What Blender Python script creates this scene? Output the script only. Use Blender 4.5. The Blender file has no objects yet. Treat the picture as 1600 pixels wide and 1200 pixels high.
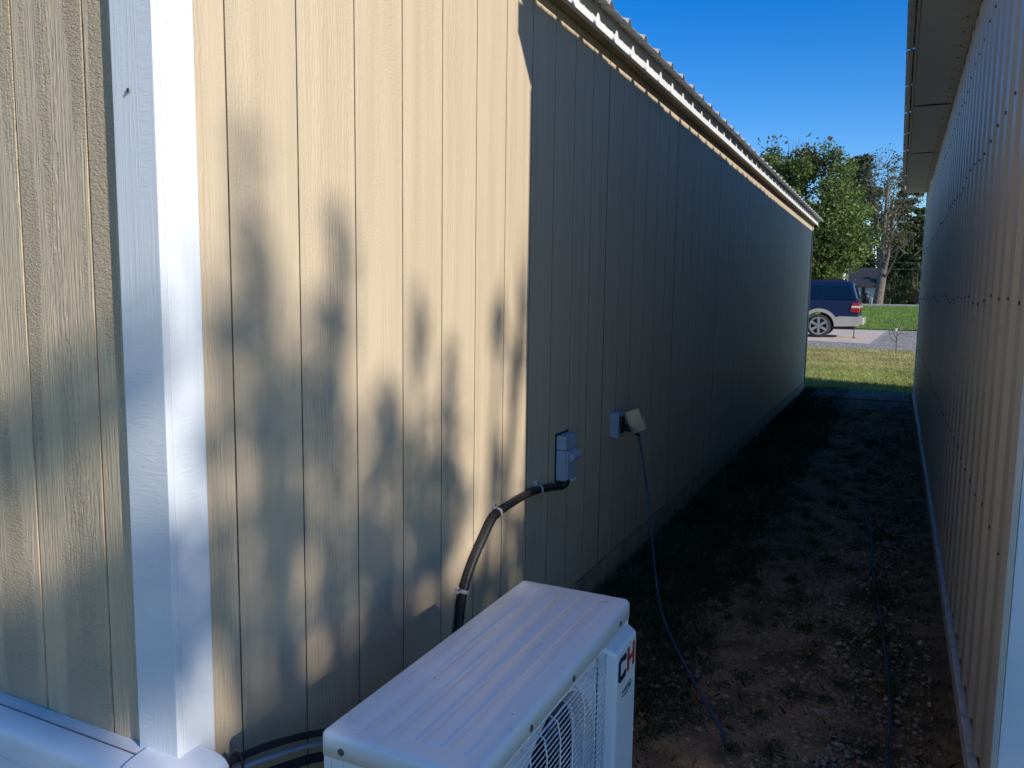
import bpy, bmesh, math, random
import numpy as np
from mathutils import Vector, Matrix
random.seed(7); RNG = np.random.default_rng(7)
S = bpy.context.scene
COL = S.collection
# ------------------------------------------------------------------ camera
CAM = Vector((1.188, 0.0, 1.372))
RW = np.array([[0.90127069, 0.06059229, -0.4289985],
               [0.4330587, -0.09607594, 0.89623076],
               [0.01308824, -0.99352805, -0.11283045]])   # columns: right, down, forward
cd = bpy.data.cameras.new('camera'); cam = bpy.data.objects.new('camera', cd); COL.objects.link(cam)
m = Matrix.Identity(4)
for r in range(3):
    m[r][0] = RW[r, 0]; m[r][1] = -RW[r, 1]; m[r][2] = -RW[r, 2]
m.translation = CAM
cam.matrix_world = m
cd.sensor_width = 36; cd.lens = 1250 / 1600 * 36; cd.clip_start = .05; cd.clip_end = 3000
S.camera = cam
# ------------------------------------------------------------------ sun, sky, exposure
SUN = Vector((1.443, -.513, .711)).normalized()
w = bpy.data.worlds.new('World'); S.world = w; w.use_nodes = True
nt = w.node_tree; bg = nt.nodes['Background']
sky = nt.nodes.new('ShaderNodeTexSky'); sky.sky_type = 'NISHITA'; sky.sun_disc = False
sky.sun_elevation = math.asin(SUN.z); sky.sun_rotation = math.atan2(SUN.x, SUN.y)
sky.air_density = 1.0; sky.dust_density = 0.0; sky.ozone_density = 3.0; sky.altitude = 300
hs = nt.nodes.new('ShaderNodeHueSaturation'); hs.inputs['Saturation'].default_value = 1.45; hs.inputs['Hue'].default_value = .514
nt.links.new(sky.outputs[0], hs.inputs['Color']); nt.links.new(hs.outputs[0], bg.inputs[0])
bg.inputs[1].default_value = 0.15
sd = bpy.data.lights.new('sun', 'SUN'); sd.energy = 4.2; sd.angle = math.radians(.53); sd.color = (1, .95, .87)
so = bpy.data.objects.new('sun', sd); COL.objects.link(so)
so.rotation_euler = (-SUN).to_track_quat('-Z', 'Y').to_euler(); so.location = (20, -8, 20)
S.view_settings.view_transform = 'Standard'; S.view_settings.look = 'None'
S.view_settings.exposure = .22; S.view_settings.gamma = 1; S.view_settings.use_curve_mapping = False
S.render.engine = 'CYCLES'
S.cycles.max_bounces = 8; S.cycles.transmission_bounces = 8; S.cycles.diffuse_bounces = 4
# ------------------------------------------------------------------ helpers
def at(px, py, Y):
    """point of the place seen at a photograph pixel, at distance Y down the alley"""
    d = RW @ np.array([px - 800, py - 600, 1250.]); t = Y / d[1]
    return Vector((CAM.x + d[0] * t, Y, CAM.z + d[2] * t))
def gnd(y):
    t = min(max((y - 38) / 24, 0), 1); return .8 * t * t * (3 - 2 * t)
def mk(name, verts, faces, mat, parent=None, smooth=False, local=False):
    v = np.array(verts, dtype=float).reshape(-1, 3)
    c = np.zeros(3) if local else (v.min(0) + v.max(0)) / 2
    me = bpy.data.meshes.new(name); me.from_pydata((v - c).tolist(), [], faces); me.update()
    if smooth: me.polygons.foreach_set('use_smooth', [True] * len(me.polygons))
    for a in (mat if isinstance(mat, (list, tuple)) else [mat]): me.materials.append(a)
    o = bpy.data.objects.new(name, me); COL.objects.link(o); o.location = c
    if parent is not None: attach(o, parent)
    return o
def wloc(o):
    l = Vector(o.location)
    while o.parent: o = o.parent; l = l + Vector(o.location)
    return l
def attach(o, p): o.location = Vector(o.location) - wloc(p); o.parent = p
def inst(src, loc, parent=None, name=None, rot=None):
    o = bpy.data.objects.new(name or src.name.split('.')[0], src.data); COL.objects.link(o); o.location = loc
    if rot: o.rotation_euler = rot
    for md in src.modifiers:
        n = o.modifiers.new(md.name, md.type)
        if md.type == 'BEVEL': n.width = md.width; n.segments = md.segments; n.limit_method = md.limit_method
    if parent is not None: attach(o, parent)
    return o
def empty(name, loc, label, cat, group=None):
    o = bpy.data.objects.new(name, None); COL.objects.link(o); o.location = loc; o.empty_display_size = .1
    return tag(o, label, cat, group)
def tag(o, label=None, cat=None, group=None, kind=None):
    if label: o['label'] = label
    if cat: o['category'] = cat
    if group: o['group'] = group
    if kind: o['kind'] = kind
    return o
def bevel(o, wd=.003, seg=2):
    b = o.modifiers.new('bevel', 'BEVEL'); b.width = wd; b.segments = seg; b.limit_method = 'ANGLE'; return o
class MB:
    def __init__(s): s.v = []; s.f = []
    def add(s, v, f):
        n = len(s.v); s.v += [tuple(p) for p in v]; s.f += [tuple(i + n for i in q) for q in f]; return s
    def box(s, x0, x1, y0, y1, z0, z1, M=None):
        v = [Vector(p) for p in ((x0,y0,z0),(x1,y0,z0),(x1,y1,z0),(x0,y1,z0),(x0,y0,z1),(x1,y0,z1),(x1,y1,z1),(x0,y1,z1))]
        if M: v = [M @ p for p in v]
        return s.add(v, [(0,3,2,1),(4,5,6,7),(0,1,5,4),(1,2,6,5),(2,3,7,6),(3,0,4,7)])
    def prism(s, poly, a, b, axis='y'):
        """polygon extruded from a to b along an axis"""
        P = {'x': lambda p, t: (t, p[0], p[1]), 'y': lambda p, t: (p[0], t, p[1]), 'z': lambda p, t: (p[0], p[1], t)}[axis]
        n = len(poly); v = [P(p, a) for p in poly] + [P(p, b) for p in poly]
        f = [tuple(range(n - 1, -1, -1)), tuple(range(n, 2 * n))] + [(i, (i + 1) % n, n + (i + 1) % n, n + i) for i in range(n)]
        return s.add(v, f)
    def tube(s, path, r, n=8, cap=True):
        path = [Vector(p) for p in path]; k = len(path); rr = r if hasattr(r, '__len__') else [r] * k
        up = None; v = []; f = []
        for i, p in enumerate(path):
            t = (path[min(i + 1, k - 1)] - path[max(i - 1, 0)]).normalized()
            if up is None:
                up = t.orthogonal().normalized()
            up = (up - t * up.dot(t)); up = up.normalized() if up.length > 1e-6 else t.orthogonal().normalized()
            q = t.cross(up)
            for j in range(n):
                a = 2 * math.pi * j / n; v.append(p + (up * math.cos(a) + q * math.sin(a)) * rr[i])
        for i in range(k - 1):
            for j in range(n): f.append((i*n+j, i*n+(j+1)%n, (i+1)*n+(j+1)%n, (i+1)*n+j))
        if cap: f.append(tuple(range(n - 1, -1, -1))); f.append(tuple(range((k-1)*n, k*n)))
        return s.add(v, f)
    def disc(s, c, nrm, r, h, n=12):
        nrm = Vector(nrm).normalized(); return s.tube([Vector(c), Vector(c) + nrm * h], r, n)
    def obj(s, name, mat, parent=None, smooth=False): return mk(name, s.v, s.f, mat, parent, smooth)
def spline(pts, n=8):
    P = [Vector(p) for p in pts]; out = []
    for i in range(len(P) - 1):
        a, b, c, d = P[max(i-1, 0)], P[i], P[i+1], P[min(i+2, len(P)-1)]
        for j in range(n):
            t = j / n; out.append(.5 * ((2*b) + (c-a)*t + (2*a-5*b+4*c-d)*t*t + (3*b-a-3*c+d)*t**3))
    return out + [P[-1]]
# ------------------------------------------------------------------ materials
class NT:
    def __init__(s, name, rough=.5, metal=0., spec=.5):
        s.m = bpy.data.materials.new(name); s.m.use_nodes = True; s.t = s.m.node_tree; s.b = s.t.nodes['Principled BSDF']
        s.b.inputs['Roughness'].default_value = rough; s.b.inputs['Metallic'].default_value = metal
        s.b.inputs['Specular IOR Level'].default_value = spec
        s.co = s.n('ShaderNodeTexCoord').outputs['Object']
    def n(s, k, **kw):
        x = s.t.nodes.new(k)
        for a, v in kw.items(): setattr(x, a, v)
        return x
    def put(s, sock, v):
        if isinstance(v, bpy.types.NodeSocket): s.t.links.new(v, sock)
        elif isinstance(v, tuple) and len(v) == 3 and sock.type == 'RGBA': sock.default_value = (*v, 1)
        else: sock.default_value = v
    def mapping(s, sc, off=None, co=None):
        x = s.n('ShaderNodeMapping'); s.put(x.inputs['Vector'], co or s.co); x.inputs['Scale'].default_value = sc
        if off is not None: s.put(x.inputs['Location'], off)
        return x.outputs[0]
    def noise(s, sc=5, det=4, vec=None, rough=.55, dist=0):
        x = s.n('ShaderNodeTexNoise'); s.put(x.inputs['Vector'], vec or s.co); x.inputs['Scale'].default_value = sc
        x.inputs['Detail'].default_value = det; x.inputs['Roughness'].default_value = rough; x.inputs['Distortion'].default_value = dist
        return x.outputs['Fac']
    def ramp(s, fac, a, b, c0=(0,0,0), c1=(1,1,1)):
        x = s.n('ShaderNodeValToRGB'); e = x.color_ramp.elements; e[0].position = a; e[1].position = b
        e[0].color = (*c0, 1); e[1].color = (*c1, 1); s.put(x.inputs[0], fac); return x.outputs[0]
    def mix(s, f, a, b):
        x = s.n('ShaderNodeMix', data_type='RGBA'); s.put(x.inputs[0], f); s.put(x.inputs[6], a); s.put(x.inputs[7], b); return x.outputs[2]
    def math(s, op, a, b=0., c=0.):
        x = s.n('ShaderNodeMath', operation=op); s.put(x.inputs[0], a); s.put(x.inputs[1], b); s.put(x.inputs[2], c); return x.outputs[0]
    def color(s, v): s.put(s.b.inputs['Base Color'], v); return s
    def bump(s, h, dist=.002, st=.6):
        x = s.n('ShaderNodeBump'); x.inputs['Strength'].default_value = st; x.inputs['Distance'].default_value = dist
        s.put(x.inputs['Height'], h); s.put(s.b.inputs['Normal'], x.outputs[0]); return s
    def rand(s): return s.n('ShaderNodeObjectInfo').outputs['Random']
def simple(name, c, c2=None, sc=6, rough=.5, metal=0., bump=0., bsc=60, spec=.5):
    a = NT(name, rough, metal, spec)
    a.color(a.mix(a.ramp(a.noise(sc, 5), .35, .7), c, c2 or tuple(x * .82 for x in c)))
    if bump: a.bump(a.noise(bsc, 4), bump, .6)
    return a.m
def siding(name, c, c2, strength, dist):
    a = NT(name, .55, 0, .35)
    off = a.n('ShaderNodeCombineXYZ'); r = a.rand()
    for i, k in enumerate((37., 11., 53.)): a.put(off.inputs[i], a.math('MULTIPLY', r, k))
    off = off.outputs[0]
    fine = a.noise(1, 3, a.mapping((230, 230, 7), off), .6, .4)
    rough = a.ramp(a.noise(1, 4, a.mapping((120, 120, 210), off), .65), .3, .7)
    chat = a.noise(1, 2, a.mapping((14, 14, 150), off), .5, 1.2)
    warp = a.n('ShaderNodeTexWave', wave_type='BANDS', bands_direction='X')
    a.put(warp.inputs['Vector'], a.mapping((1, 1, .16), off)); warp.inputs['Scale'].default_value = 26
    warp.inputs['Distortion'].default_value = 7; warp.inputs['Detail'].default_value = 2.5; warp.inputs['Detail Scale'].default_value = 3.5
    cath = a.ramp(warp.outputs['Fac'], .25, .6)
    mk1 = a.ramp(a.noise(1, 2, a.mapping((9, 9, .7), off)), .50, .60)
    mk2 = a.ramp(a.noise(1, 2, a.mapping((16, 16, 1.1), a.math('ADD', r, 3.))), .46, .54)
    h = a.mix(mk2, fine, a.math('ADD', a.math('MULTIPLY', rough, .75), a.math('MULTIPLY', chat, .45)))
    h = a.mix(a.math('MULTIPLY', mk1, .62), h, cath)
    a.bump(h, dist, strength)
    sep = a.n('ShaderNodeSeparateXYZ'); a.put(sep.inputs[0], a.n('ShaderNodeNewGeometry').outputs['Position'])
    streak = a.noise(1, 4, a.mapping((30, 30, .9), off))
    col = a.mix(a.ramp(streak, .42, .75), c, tuple(x * .86 for x in c))
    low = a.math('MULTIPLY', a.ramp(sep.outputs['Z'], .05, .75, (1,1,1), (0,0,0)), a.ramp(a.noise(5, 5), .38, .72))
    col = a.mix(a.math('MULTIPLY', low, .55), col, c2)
    spk = a.ramp(a.noise(85, 2), .775, .80); col = a.mix(a.math('MULTIPLY', spk, .5), col, tuple(x * .3 for x in c))
    a.color(col); return a.m
TAN = (.605, .475, .325)
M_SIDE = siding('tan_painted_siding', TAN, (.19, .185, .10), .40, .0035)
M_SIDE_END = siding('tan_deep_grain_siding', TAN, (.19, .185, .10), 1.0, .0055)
M_GROOVE = simple('groove_shade_dirt', (.25, .195, .13), (.08, .062, .042), 14, .9)  # shade of the deep grooves painted into the colour, along with some dirt
M_JOINT = simple('joint_dirt', (.07, .055, .04), (.03, .025, .02), 14, .9)
def trimmat():
    a = NT('white_painted_trim', .45, 0, .4)
    g = a.noise(1, 3, a.mapping((190, 190, 5)), .6, .5); g2 = a.noise(1, 3, a.mapping((22, 22, 130)), .5, .6)
    a.bump(a.mix(a.ramp(a.noise(1, 1, a.mapping((14, 14, 1.4))), .48, .56), g, g2), .0022, .5)
    d = a.ramp(a.noise(1, 4, a.mapping((18, 18, 6))), .66, .80)
    a.color(a.mix(a.math('MULTIPLY', d, .35), (.69, .71, .74), (.40, .40, .40))); return a.m
M_TRIM = trimmat()
M_DUCT = simple('white_pvc', (.78, .79, .81), (.66, .67, .70), 9, .38)
def ductmat():
    a = NT('weathered_white_pvc', .4); g = a.noise(1, 4, a.mapping((3, 40, 60)))
    a.color(a.mix(a.math('MULTIPLY', a.ramp(g, .58, .76), .7), (.77, .78, .80), (.33, .34, .36))); return a.m
M_DUCTW = ductmat()
def acmat():
    a = NT('ivory_enamel', .33, 0, .5)
    d = a.ramp(a.noise(24, 6), .66, .76); st = a.ramp(a.noise(1, 4, a.mapping((40, 4, 40))), .60, .8)
    c = a.mix(a.math('MULTIPLY', st, .12), (.76, .755, .74), (.50, .46, .40)); c = a.mix(a.math('MULTIPLY', d, .4), c, (.33, .28, .22))
    a.color(c); a.bump(a.noise(300, 2), .0004, .25); return a.m
M_AC = acmat()
M_ACW = simple('guard_wire_coat', (.72, .73, .75), (.62, .63, .65), 20, .35)
M_DARK = simple('dark_interior', (.012, .012, .014), (.02, .02, .022), 8, .6)
M_FAN = simple('fan_plastic', (.03, .032, .036), (.02, .02, .022), 9, .45)
M_STEEL = simple('screw_steel', (.30, .29, .28), (.16, .13, .11), 300, .4, .85)
M_NAVY = simple('logo_navy', (.012, .018, .05), None, 9, .4)
M_RED = simple('logo_red', (.55, .045, .03), None, 9, .4)
M_GREYPRINT = simple('emblem_grey', (.16, .15, .13), None, 9, .45)
M_COND = simple('conduit_dark', (.016, .015, .015), (.030, .027, .026), 60, .5)
M_STRAP = simple('strap_plastic', (.62, .58, .52), (.45, .42, .38), 30, .5)
M_FOAM = simple('black_foam_sleeve', (.015, .014, .016), (.03, .028, .03), 50, .85, bump=.001, bsc=300)
M_BOX = simple('grey_pvc_box', (.36, .43, .50), (.29, .35, .42), 14, .45)
M_BOXD = simple('black_box_gasket', (.02, .02, .02), None, 9, .8)  # near-black gasket behind the disconnect box
def clearmat():
    a = NT('clear_aged_plastic', .1); a.color((.82, .84, .82)); a.b.inputs['Transmission Weight'].default_value = .9
    a.b.inputs['IOR'].default_value = 1.3; a.b.inputs['Roughness'].default_value = .08; return a.m
M_CLEAR = clearmat()
M_BLUECORD = simple('blue_cord', (.035, .06, .12), (.02, .035, .075), 20, .5)
M_BLACKCORD = simple('black_cord', (.018, .019, .026), (.05, .05, .06), 20, .5)
def metalpaint(name, c, dirt, rough=.42):
    a = NT(name, rough, 0, .45)
    st = a.ramp(a.noise(1, 5, a.mapping((14, 14, .8))), .5, .8); d = a.ramp(a.noise(9, 6), .6, .8)
    col = a.mix(a.math('MULTIPLY', st, .3), c, dirt); col = a.mix(a.math('MULTIPLY', d, .3), col, dirt)
    a.color(col); a.bump(a.noise(3, 3), .004, .25); return a.m
M_BEIGE = metalpaint('beige_metal_panel', (.45, .385, .30), (.28, .22, .155))
M_BTRIM = metalpaint('beige_metal_trim', (.52, .47, .40), (.33, .28, .22))
M_ROOF = metalpaint('galvanised_roof', (.50, .49, .46), (.30, .28, .24), .38)
M_SOFFIT = metalpaint('soffit_sheet', (.72, .67, .57), (.45, .39, .30), .55)
M_FASC = simple('white_fascia_paint', (.80, .80, .80), (.72, .71, .69), 5, .45)
M_UNDER = simple('raw_soffit_board', (.40, .33, .23), (.30, .24, .16), 8, .8)
M_WHITEWALL = simple('white_wall_panel', (.74, .76, .80), (.68, .70, .74), 3, .4)
M_FLASH = simple('white_base_strip', (.60, .59, .57), (.36, .34, .31), 20, .45)
M_SKIRT = simple('skirting_board', (.38, .29, .18), (.20, .155, .095), 9, .8, bump=.003, bsc=50)
M_RUST = simple('rusty_screw', (.16, .10, .07), (.07, .045, .035), 200, .7)
M_FLY = simple('fly_body', (.012, .011, .010), None, 9, .4)
M_FLYW = simple('fly_wing', (.25, .2, .12), None, 9, .3)
def groundmat(name, cs, scs, bump=.01, bsc=40):
    a = NT(name, .95, 0, .2); c = a.mix(a.ramp(a.noise(scs[0], 5), .42, .6), cs[0], cs[1])
    c = a.mix(a.ramp(a.noise(scs[1], 4), .45, .62), c, cs[2]); a.color(c); a.bump(a.noise(bsc, 5), bump, .8); return a.m
M_LAWN = groundmat('lawn_turf', ((.38, .35, .11), (.50, .39, .18), (.26, .32, .07)), (.35, 1.3), .03, 30)
M_LAWN2 = groundmat('far_lawn_turf', ((.17, .28, .05), (.22, .30, .07), (.13, .23, .04)), (.35, 1.6), .03, 20)
M_SOIL = groundmat('dark_soil', ((.17, .105, .055), (.27, .165, .085), (.11, .078, .04)), (3.5, 11), .02, 70)  # dark brown soil tones mixed by noise
M_SAND = groundmat('sandy_soil', ((.32, .20, .11), (.21, .135, .075), (.13, .088, .05)), (90, 5), .014, 130)
M_CONC = groundmat('driveway_concrete', ((.66, .52, .40), (.60, .47, .36), (.70, .56, .44)), (.6, 3), .003, 60)
M_GRAVEL = groundmat('grey_gravel', ((.40, .36, .31), (.22, .20, .17), (.52, .47, .41)), (9, 22), .03, 14)
M_ROAD = groundmat('pale_road', ((.33, .33, .34), (.28, .28, .29), (.36, .36, .36)), (.3, 2), .004, 30)
M_SLAB = groundmat('grey_slab', ((.12, .112, .10), (.09, .084, .075), (.14, .13, .118)), (3, 9), .003, 60)
def islandmat(name, cols, rough=.6, trans=0., spec=.3):
    a = NT(name, rough, 0, spec); r = a.n('ShaderNodeNewGeometry').outputs['Random Per Island']
    x = a.n('ShaderNodeValToRGB'); e = x.color_ramp.elements
    while len(e) < len(cols): e.new(.5)
    for i, c in enumerate(cols): e[i].position = i / (len(cols) - 1); e[i].color = (*c, 1)
    a.put(x.inputs[0], r); col = x.outputs[0]
    big = a.ramp(a.noise(.9, 2), .35, .65, (.75, .75, .75), (1.15, 1.15, 1.15))
    mm = a.n('ShaderNodeMix', data_type='RGBA', blend_type='MULTIPLY'); mm.inputs[0].default_value = 1
    a.put(mm.inputs[6], col); a.put(mm.inputs[7], big); a.color(mm.outputs[2])
    if trans:
        tr = a.n('ShaderNodeBsdfTranslucent'); a.put(tr.inputs[0], mm.outputs[2]); mx = a.n('ShaderNodeMixShader'); mx.inputs[0].default_value = trans
        a.t.links.new(a.b.outputs[0], mx.inputs[1]); a.t.links.new(tr.outputs[0], mx.inputs[2])
        a.t.links.new(mx.outputs[0], a.t.nodes['Material Output'].inputs['Surface'])
    return a.m
M_PEB = islandmat('river_pebbles', [(.16, .11, .075), (.34, .25, .17), (.24, .17, .11), (.38, .31, .23), (.34, .23, .135), (.20, .155, .115)], .75)
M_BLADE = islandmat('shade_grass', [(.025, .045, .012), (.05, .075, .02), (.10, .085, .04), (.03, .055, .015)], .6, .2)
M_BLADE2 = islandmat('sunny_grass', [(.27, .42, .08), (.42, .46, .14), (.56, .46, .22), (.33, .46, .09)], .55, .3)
M_BLADE3 = islandmat('far_grass', [(.15, .29, .04), (.22, .34, .07), (.30, .35, .10)], .55, .3)
M_LITTER = islandmat('dead_leaves', [(.03, .022, .014), (.07, .045, .025), (.045, .035, .02), (.11, .07, .035)], .8)
M_MAPLE = islandmat('maple_leaves', [(.10, .17, .04), (.16, .225, .055), (.075, .135, .033), (.20, .24, .07), (.13, .19, .045), (.24, .185, .07)], .5, .3)
M_MAPLETOP = islandmat('maple_top_leaves', [(.16, .15, .04), (.22, .13, .04), (.12, .15, .03), (.20, .12, .06)], .5, .3)
M_SPARSE = islandmat('thin_leaves', [(.10, .115, .04), (.15, .14, .05), (.07, .095, .035)], .6, .3)
M_PINE = islandmat('pine_needles', [(.04, .065, .035), (.065, .085, .045), (.05, .07, .04)], .6, .15)
M_DKGREEN = islandmat('evergreen_leaves', [(.018, .036, .014), (.04, .065, .02), (.06, .085, .025), (.025, .045, .016)], .6, .15)
M_SHRUB = islandmat('shrub_leaves', [(.06, .10, .025), (.10, .14, .04), (.08, .09, .04)], .6, .2)
M_SHADEL = islandmat('oak_leaves', [(.05, .09, .02), (.08, .12, .03)], .6, .2)
M_BARK = simple('grey_bark', (.20, .17, .14), (.085, .07, .058), 7, .9, bump=.03, bsc=9)
M_BARKD = simple('dark_bark', (.10, .08, .06), (.06, .05, .04), 4, .9, bump=.03, bsc=9)
M_WIRE = simple('wire_alloy', (.14, .16, .16), None, 5, .5)
M_POLE = simple('pole_wood', (.20, .16, .12), (.12, .10, .08), 6, .9)
def paint(name, c, rough=.3):
    a = NT(name, rough, 0, .5); a.color(a.mix(a.ramp(a.noise(3, 4), .4, .7), c, tuple(x * .85 for x in c)))
    a.b.inputs['Coat Weight'].default_value = .5; a.b.inputs['Coat Roughness'].default_value = .08; return a.m
M_BLUE = paint('navy_car_paint', (.006, .015, .062)); M_CLAD = paint('beige_cladding', (.43, .39, .33), .45)
M_GLASS = paint('tinted_glass', (.004, .007, .014), .08); M_TYRE = simple('tyre_rubber', (.022, .022, .023), (.05, .047, .045), 12, .85)
M_RIM = simple('alloy_rim', (.50, .48, .45), (.38, .36, .33), 12, .35, .7); M_LAMP = paint('red_lamp', (.45, .012, .015), .2)
M_LAMPW = paint('clear_lamp', (.75, .66, .66), .2); M_BLACKP = simple('black_plastic', (.012, .012, .013), None, 9, .5)
M_HROOF = simple('dark_shingles', (.022, .024, .034), (.035, .036, .045), 3, .9); M_HWALL = simple('house_white', (.50, .55, .62), None, 2, .6)
# ------------------------------------------------------------------ ground and setting
xs = [-900, -300, -120, -60, -30, -15, -6, -2, 0, 1.5, 4, 10, 20, 40, 80, 160, 400, 900]
ys = [-300, -80, -30, -10, 0, 6, 12, 20, 30, 38] + [38 + 2 * i for i in range(1, 13)] + [70, 90, 150, 300, 700, 1500]
V = [(x, y, gnd(y)) for y in ys for x in xs]; nx = len(xs)
F = [(j*nx+i, j*nx+i+1, (j+1)*nx+i+1, (j+1)*nx+i) for j in range(len(ys)-1) for i in range(nx-1)]
tag(mk('ground', V, F, M_LAWN, smooth=True), 'dry green lawn ground reaching to the trees', 'ground', kind='structure')
def sheet(name, poly, dz, mat, label, cat='ground', sub=1):
    V = [(x, y, gnd(y) + dz) for x, y in poly]
    return tag(mk(name, V, [tuple(range(len(V)))], mat), label, cat, kind='structure')
# alley soil sheet with gentle relief
def relief(name, x0, x1, y0, y1, nxs, nys, dz, mat, amp, label, mask=None):
    V = []; F = []
    g = RNG.normal(size=(nys + 1, nxs + 1))
    for _ in range(2): g = (g + np.roll(g, 1, 0) + np.roll(g, 1, 1) + np.roll(g, -1, 0) + np.roll(g, -1, 1)) / 5
    for j in range(nys + 1):
        for i in range(nxs + 1):
            e = min(i, nxs - i, j, nys - j); k = 0 if e == 0 else 1
            V.append((x0 + (x1 - x0) * i / nxs, y0 + (y1 - y0) * j / nys, dz + k * (.006 + amp * g[j, i])))
    for j in range(nys):
        for i in range(nxs): F.append((j*(nxs+1)+i, j*(nxs+1)+i+1, (j+1)*(nxs+1)+i+1, (j+1)*(nxs+1)+i))
    return tag(mk(name, V, F, mat, smooth=True), label, 'ground', kind='structure')
relief('alley_soil', -.9, 1.55, -1.2, 13.3, 60, 340, .004, M_SOIL, .010, 'dark soil along the alley between both buildings')
# sandy strip: ragged outline
pl = []; pr = []
y = 1.9
while y < 9.6:
    k = 1 - max(0, (y - 5.5) / 4.1) ** 2
    pl.append((.90 - .40 * k + .07 * math.sin(y * 5.1) + random.uniform(-.05, .05), y)); pr.append((1.02 + .18 * k + .03 * math.sin(y * 7.3) + random.uniform(-.03, .03), y)); y += .09
V = []; F = []
for i, (a, b) in enumerate(zip(pl, pr)):
    for t in range(7): V.append((a[0] + (b[0] - a[0]) * t / 6, a[1], .016 + (.012 if 0 < t < 6 else -.012) + random.uniform(-.004, .004)))
for i in range(len(pl) - 1):
    for t in range(6): F.append((i*7+t, i*7+t+1, i*7+7+t+1, i*7+7+t))
tag(mk('sand_track', V, F, M_SAND, smooth=True), 'bare sandy strip worn through the alley soil', 'ground', kind='structure')
sheet('gravel_drive', [(-30, 25.6), (-1.0, 23.9), (1.26, 23.3), (1.75, 22.9), (20, 21.5), (20, 37.9), (2.0, 37.5), (-30, 37.5)], .008, M_GRAVEL, 'grey gravel driveway crossing behind the grass')
sheet('concrete_pad', [(-9, 29.0), (-1.34, 26.6), (.48, 26.0), (.80, 36.5), (-9, 36.8)], .016, M_CONC, 'pale concrete parking pad under the blue car')
sheet('concrete_apron', [(-9, 36.86), (.85, 36.56), (.86, 37.4), (-9, 37.4)], .016, M_CONC, 'narrow concrete strip behind the parking pad')
sheet('far_lawn', [(-40, 37.9)] + [(20, 37.9)] + [(20, 40), (20, 60.8), (-40, 60.8)], .016, M_LAWN2, 'bright green lawn between driveway and road')
bpy.data.objects.remove(bpy.data.objects['far_lawn'])
V = []; F = []
for j, yy in enumerate(np.linspace(37.9, 60.5, 24)):
    for xx in (-40, -10, 0, 5, 20): V.append((xx, yy, gnd(yy) + .03))
for j in range(23):
    for i in range(4): F.append((j*5+i, j*5+i+1, j*5+6+i, j*5+5+i))
tag(mk('far_lawn', V, F, M_LAWN2, smooth=True), 'bright green lawn between driveway and road', 'ground', kind='structure')
rd = MB()
rd.box(-60, 40, 62, 67, .6, gnd(64) + .12)
tag(rd.obj('road', M_ROAD), 'pale road running across behind the far lawn', 'road', kind='structure')
sheet('leaf_bank', [(-8, 70), (6, 70), (6, 79), (-8, 79)], .02, simple('dry_bank', (.34, .27, .17), (.22, .17, .1), 1.2, .95), 'pale dry earth under the far trees')
# ------------------------------------------------------------------ tan shed
shed = empty('tan_shed', (-2, 6.8, 0), 'long tan shed with grooved siding, white corner boards and ribbed roof', 'shed')
Y0, Y1, ZT, PITCH = 1.027, 12.53, 2.425, .2032
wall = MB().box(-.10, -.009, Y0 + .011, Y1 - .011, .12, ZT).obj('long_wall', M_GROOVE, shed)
def strip_mesh(wd, hgt, g=.0013):
    """siding strip: x along the wall, y outwards (towards -y), z up"""
    b = .0009; V = []; F = []
    prof = [(-wd/2 + g, 0), (-wd/2 + g, -.006), (-wd/2 + g + b, -.010), (wd/2 - g - b, -.010), (wd/2 - g, -.006), (wd/2 - g, 0)]
    n = len(prof)
    for z in (-hgt/2, hgt/2): V += [(p[0], p[1], z) for p in prof]
    F = [(i, i + 1, n + i + 1, n + i) for i in range(n - 1)] + [tuple(range(n - 1, -1, -1)), tuple(range(n, 2*n))]
    return V, F
H = ZT - .13; ZC = .13 + H / 2
V, F = strip_mesh(PITCH, H)
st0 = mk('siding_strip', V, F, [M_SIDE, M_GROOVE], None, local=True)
for i_, p_ in enumerate(st0.data.polygons): p_.material_index = 0 if i_ == 2 else 1  # strip sides and chamfers take the darkened groove colour, standing in for shade
edges = [1.193 + PITCH * k for k in range(0, 60) if 1.193 + PITCH * (k + 1) < Y1 + .02]
first = True
for e in edges:
    o = st0 if first else inst(st0, (0, 0, 0))
    o.location = (-.010, e + PITCH / 2, ZC); o.rotation_euler = (0, 0, math.pi / 2); attach(o, wall); first = False
def odd_strip(a, b, face, par):
    V, F = strip_mesh(b - a, H, .0013 if face == 'long' else .0028); o = mk('siding_strip', V, F, M_SIDE, None, local=True)
    if face == 'long': o.location = (-.010, (a + b) / 2, ZC); o.rotation_euler = (0, 0, math.pi / 2)
    else: o.location = ((a + b) / 2, Y0 + .010, ZC); o.data.materials[0] = M_SIDE_END
    attach(o, par)
odd_strip(1.05, 1.193, 'long', wall)
if edges[-1] + PITCH < Y1 - .03: odd_strip(edges[-1] + PITCH, Y1 - .012, 'long', wall)
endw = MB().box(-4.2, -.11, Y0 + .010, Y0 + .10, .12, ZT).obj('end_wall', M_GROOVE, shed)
odd_strip(-.180, -.03, 'end', endw)
V, F = strip_mesh(PITCH, H, .0028); st1 = mk('siding_strip', V, F, M_SIDE_END, None, local=True)
for k in range(19):
    b = -.180 - PITCH * k; o = st1 if k == 0 else inst(st1, (0, 0, 0)); o.location = (b - PITCH / 2, Y0 + .010, ZC); attach(o, endw)
gb = MB(); gb.prism([(-4.2, ZT + .002), (.0, ZT + .002), (-2.1, ZT + .63)], Y0 + .012, Y0 + .10, 'y').obj('gable', M_SIDE, shed)
fw = MB().box(-4.2, -.11, Y1 - .10, Y1 - .006, .12, ZT).obj('far_end_wall', M_SIDE, shed)
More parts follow.
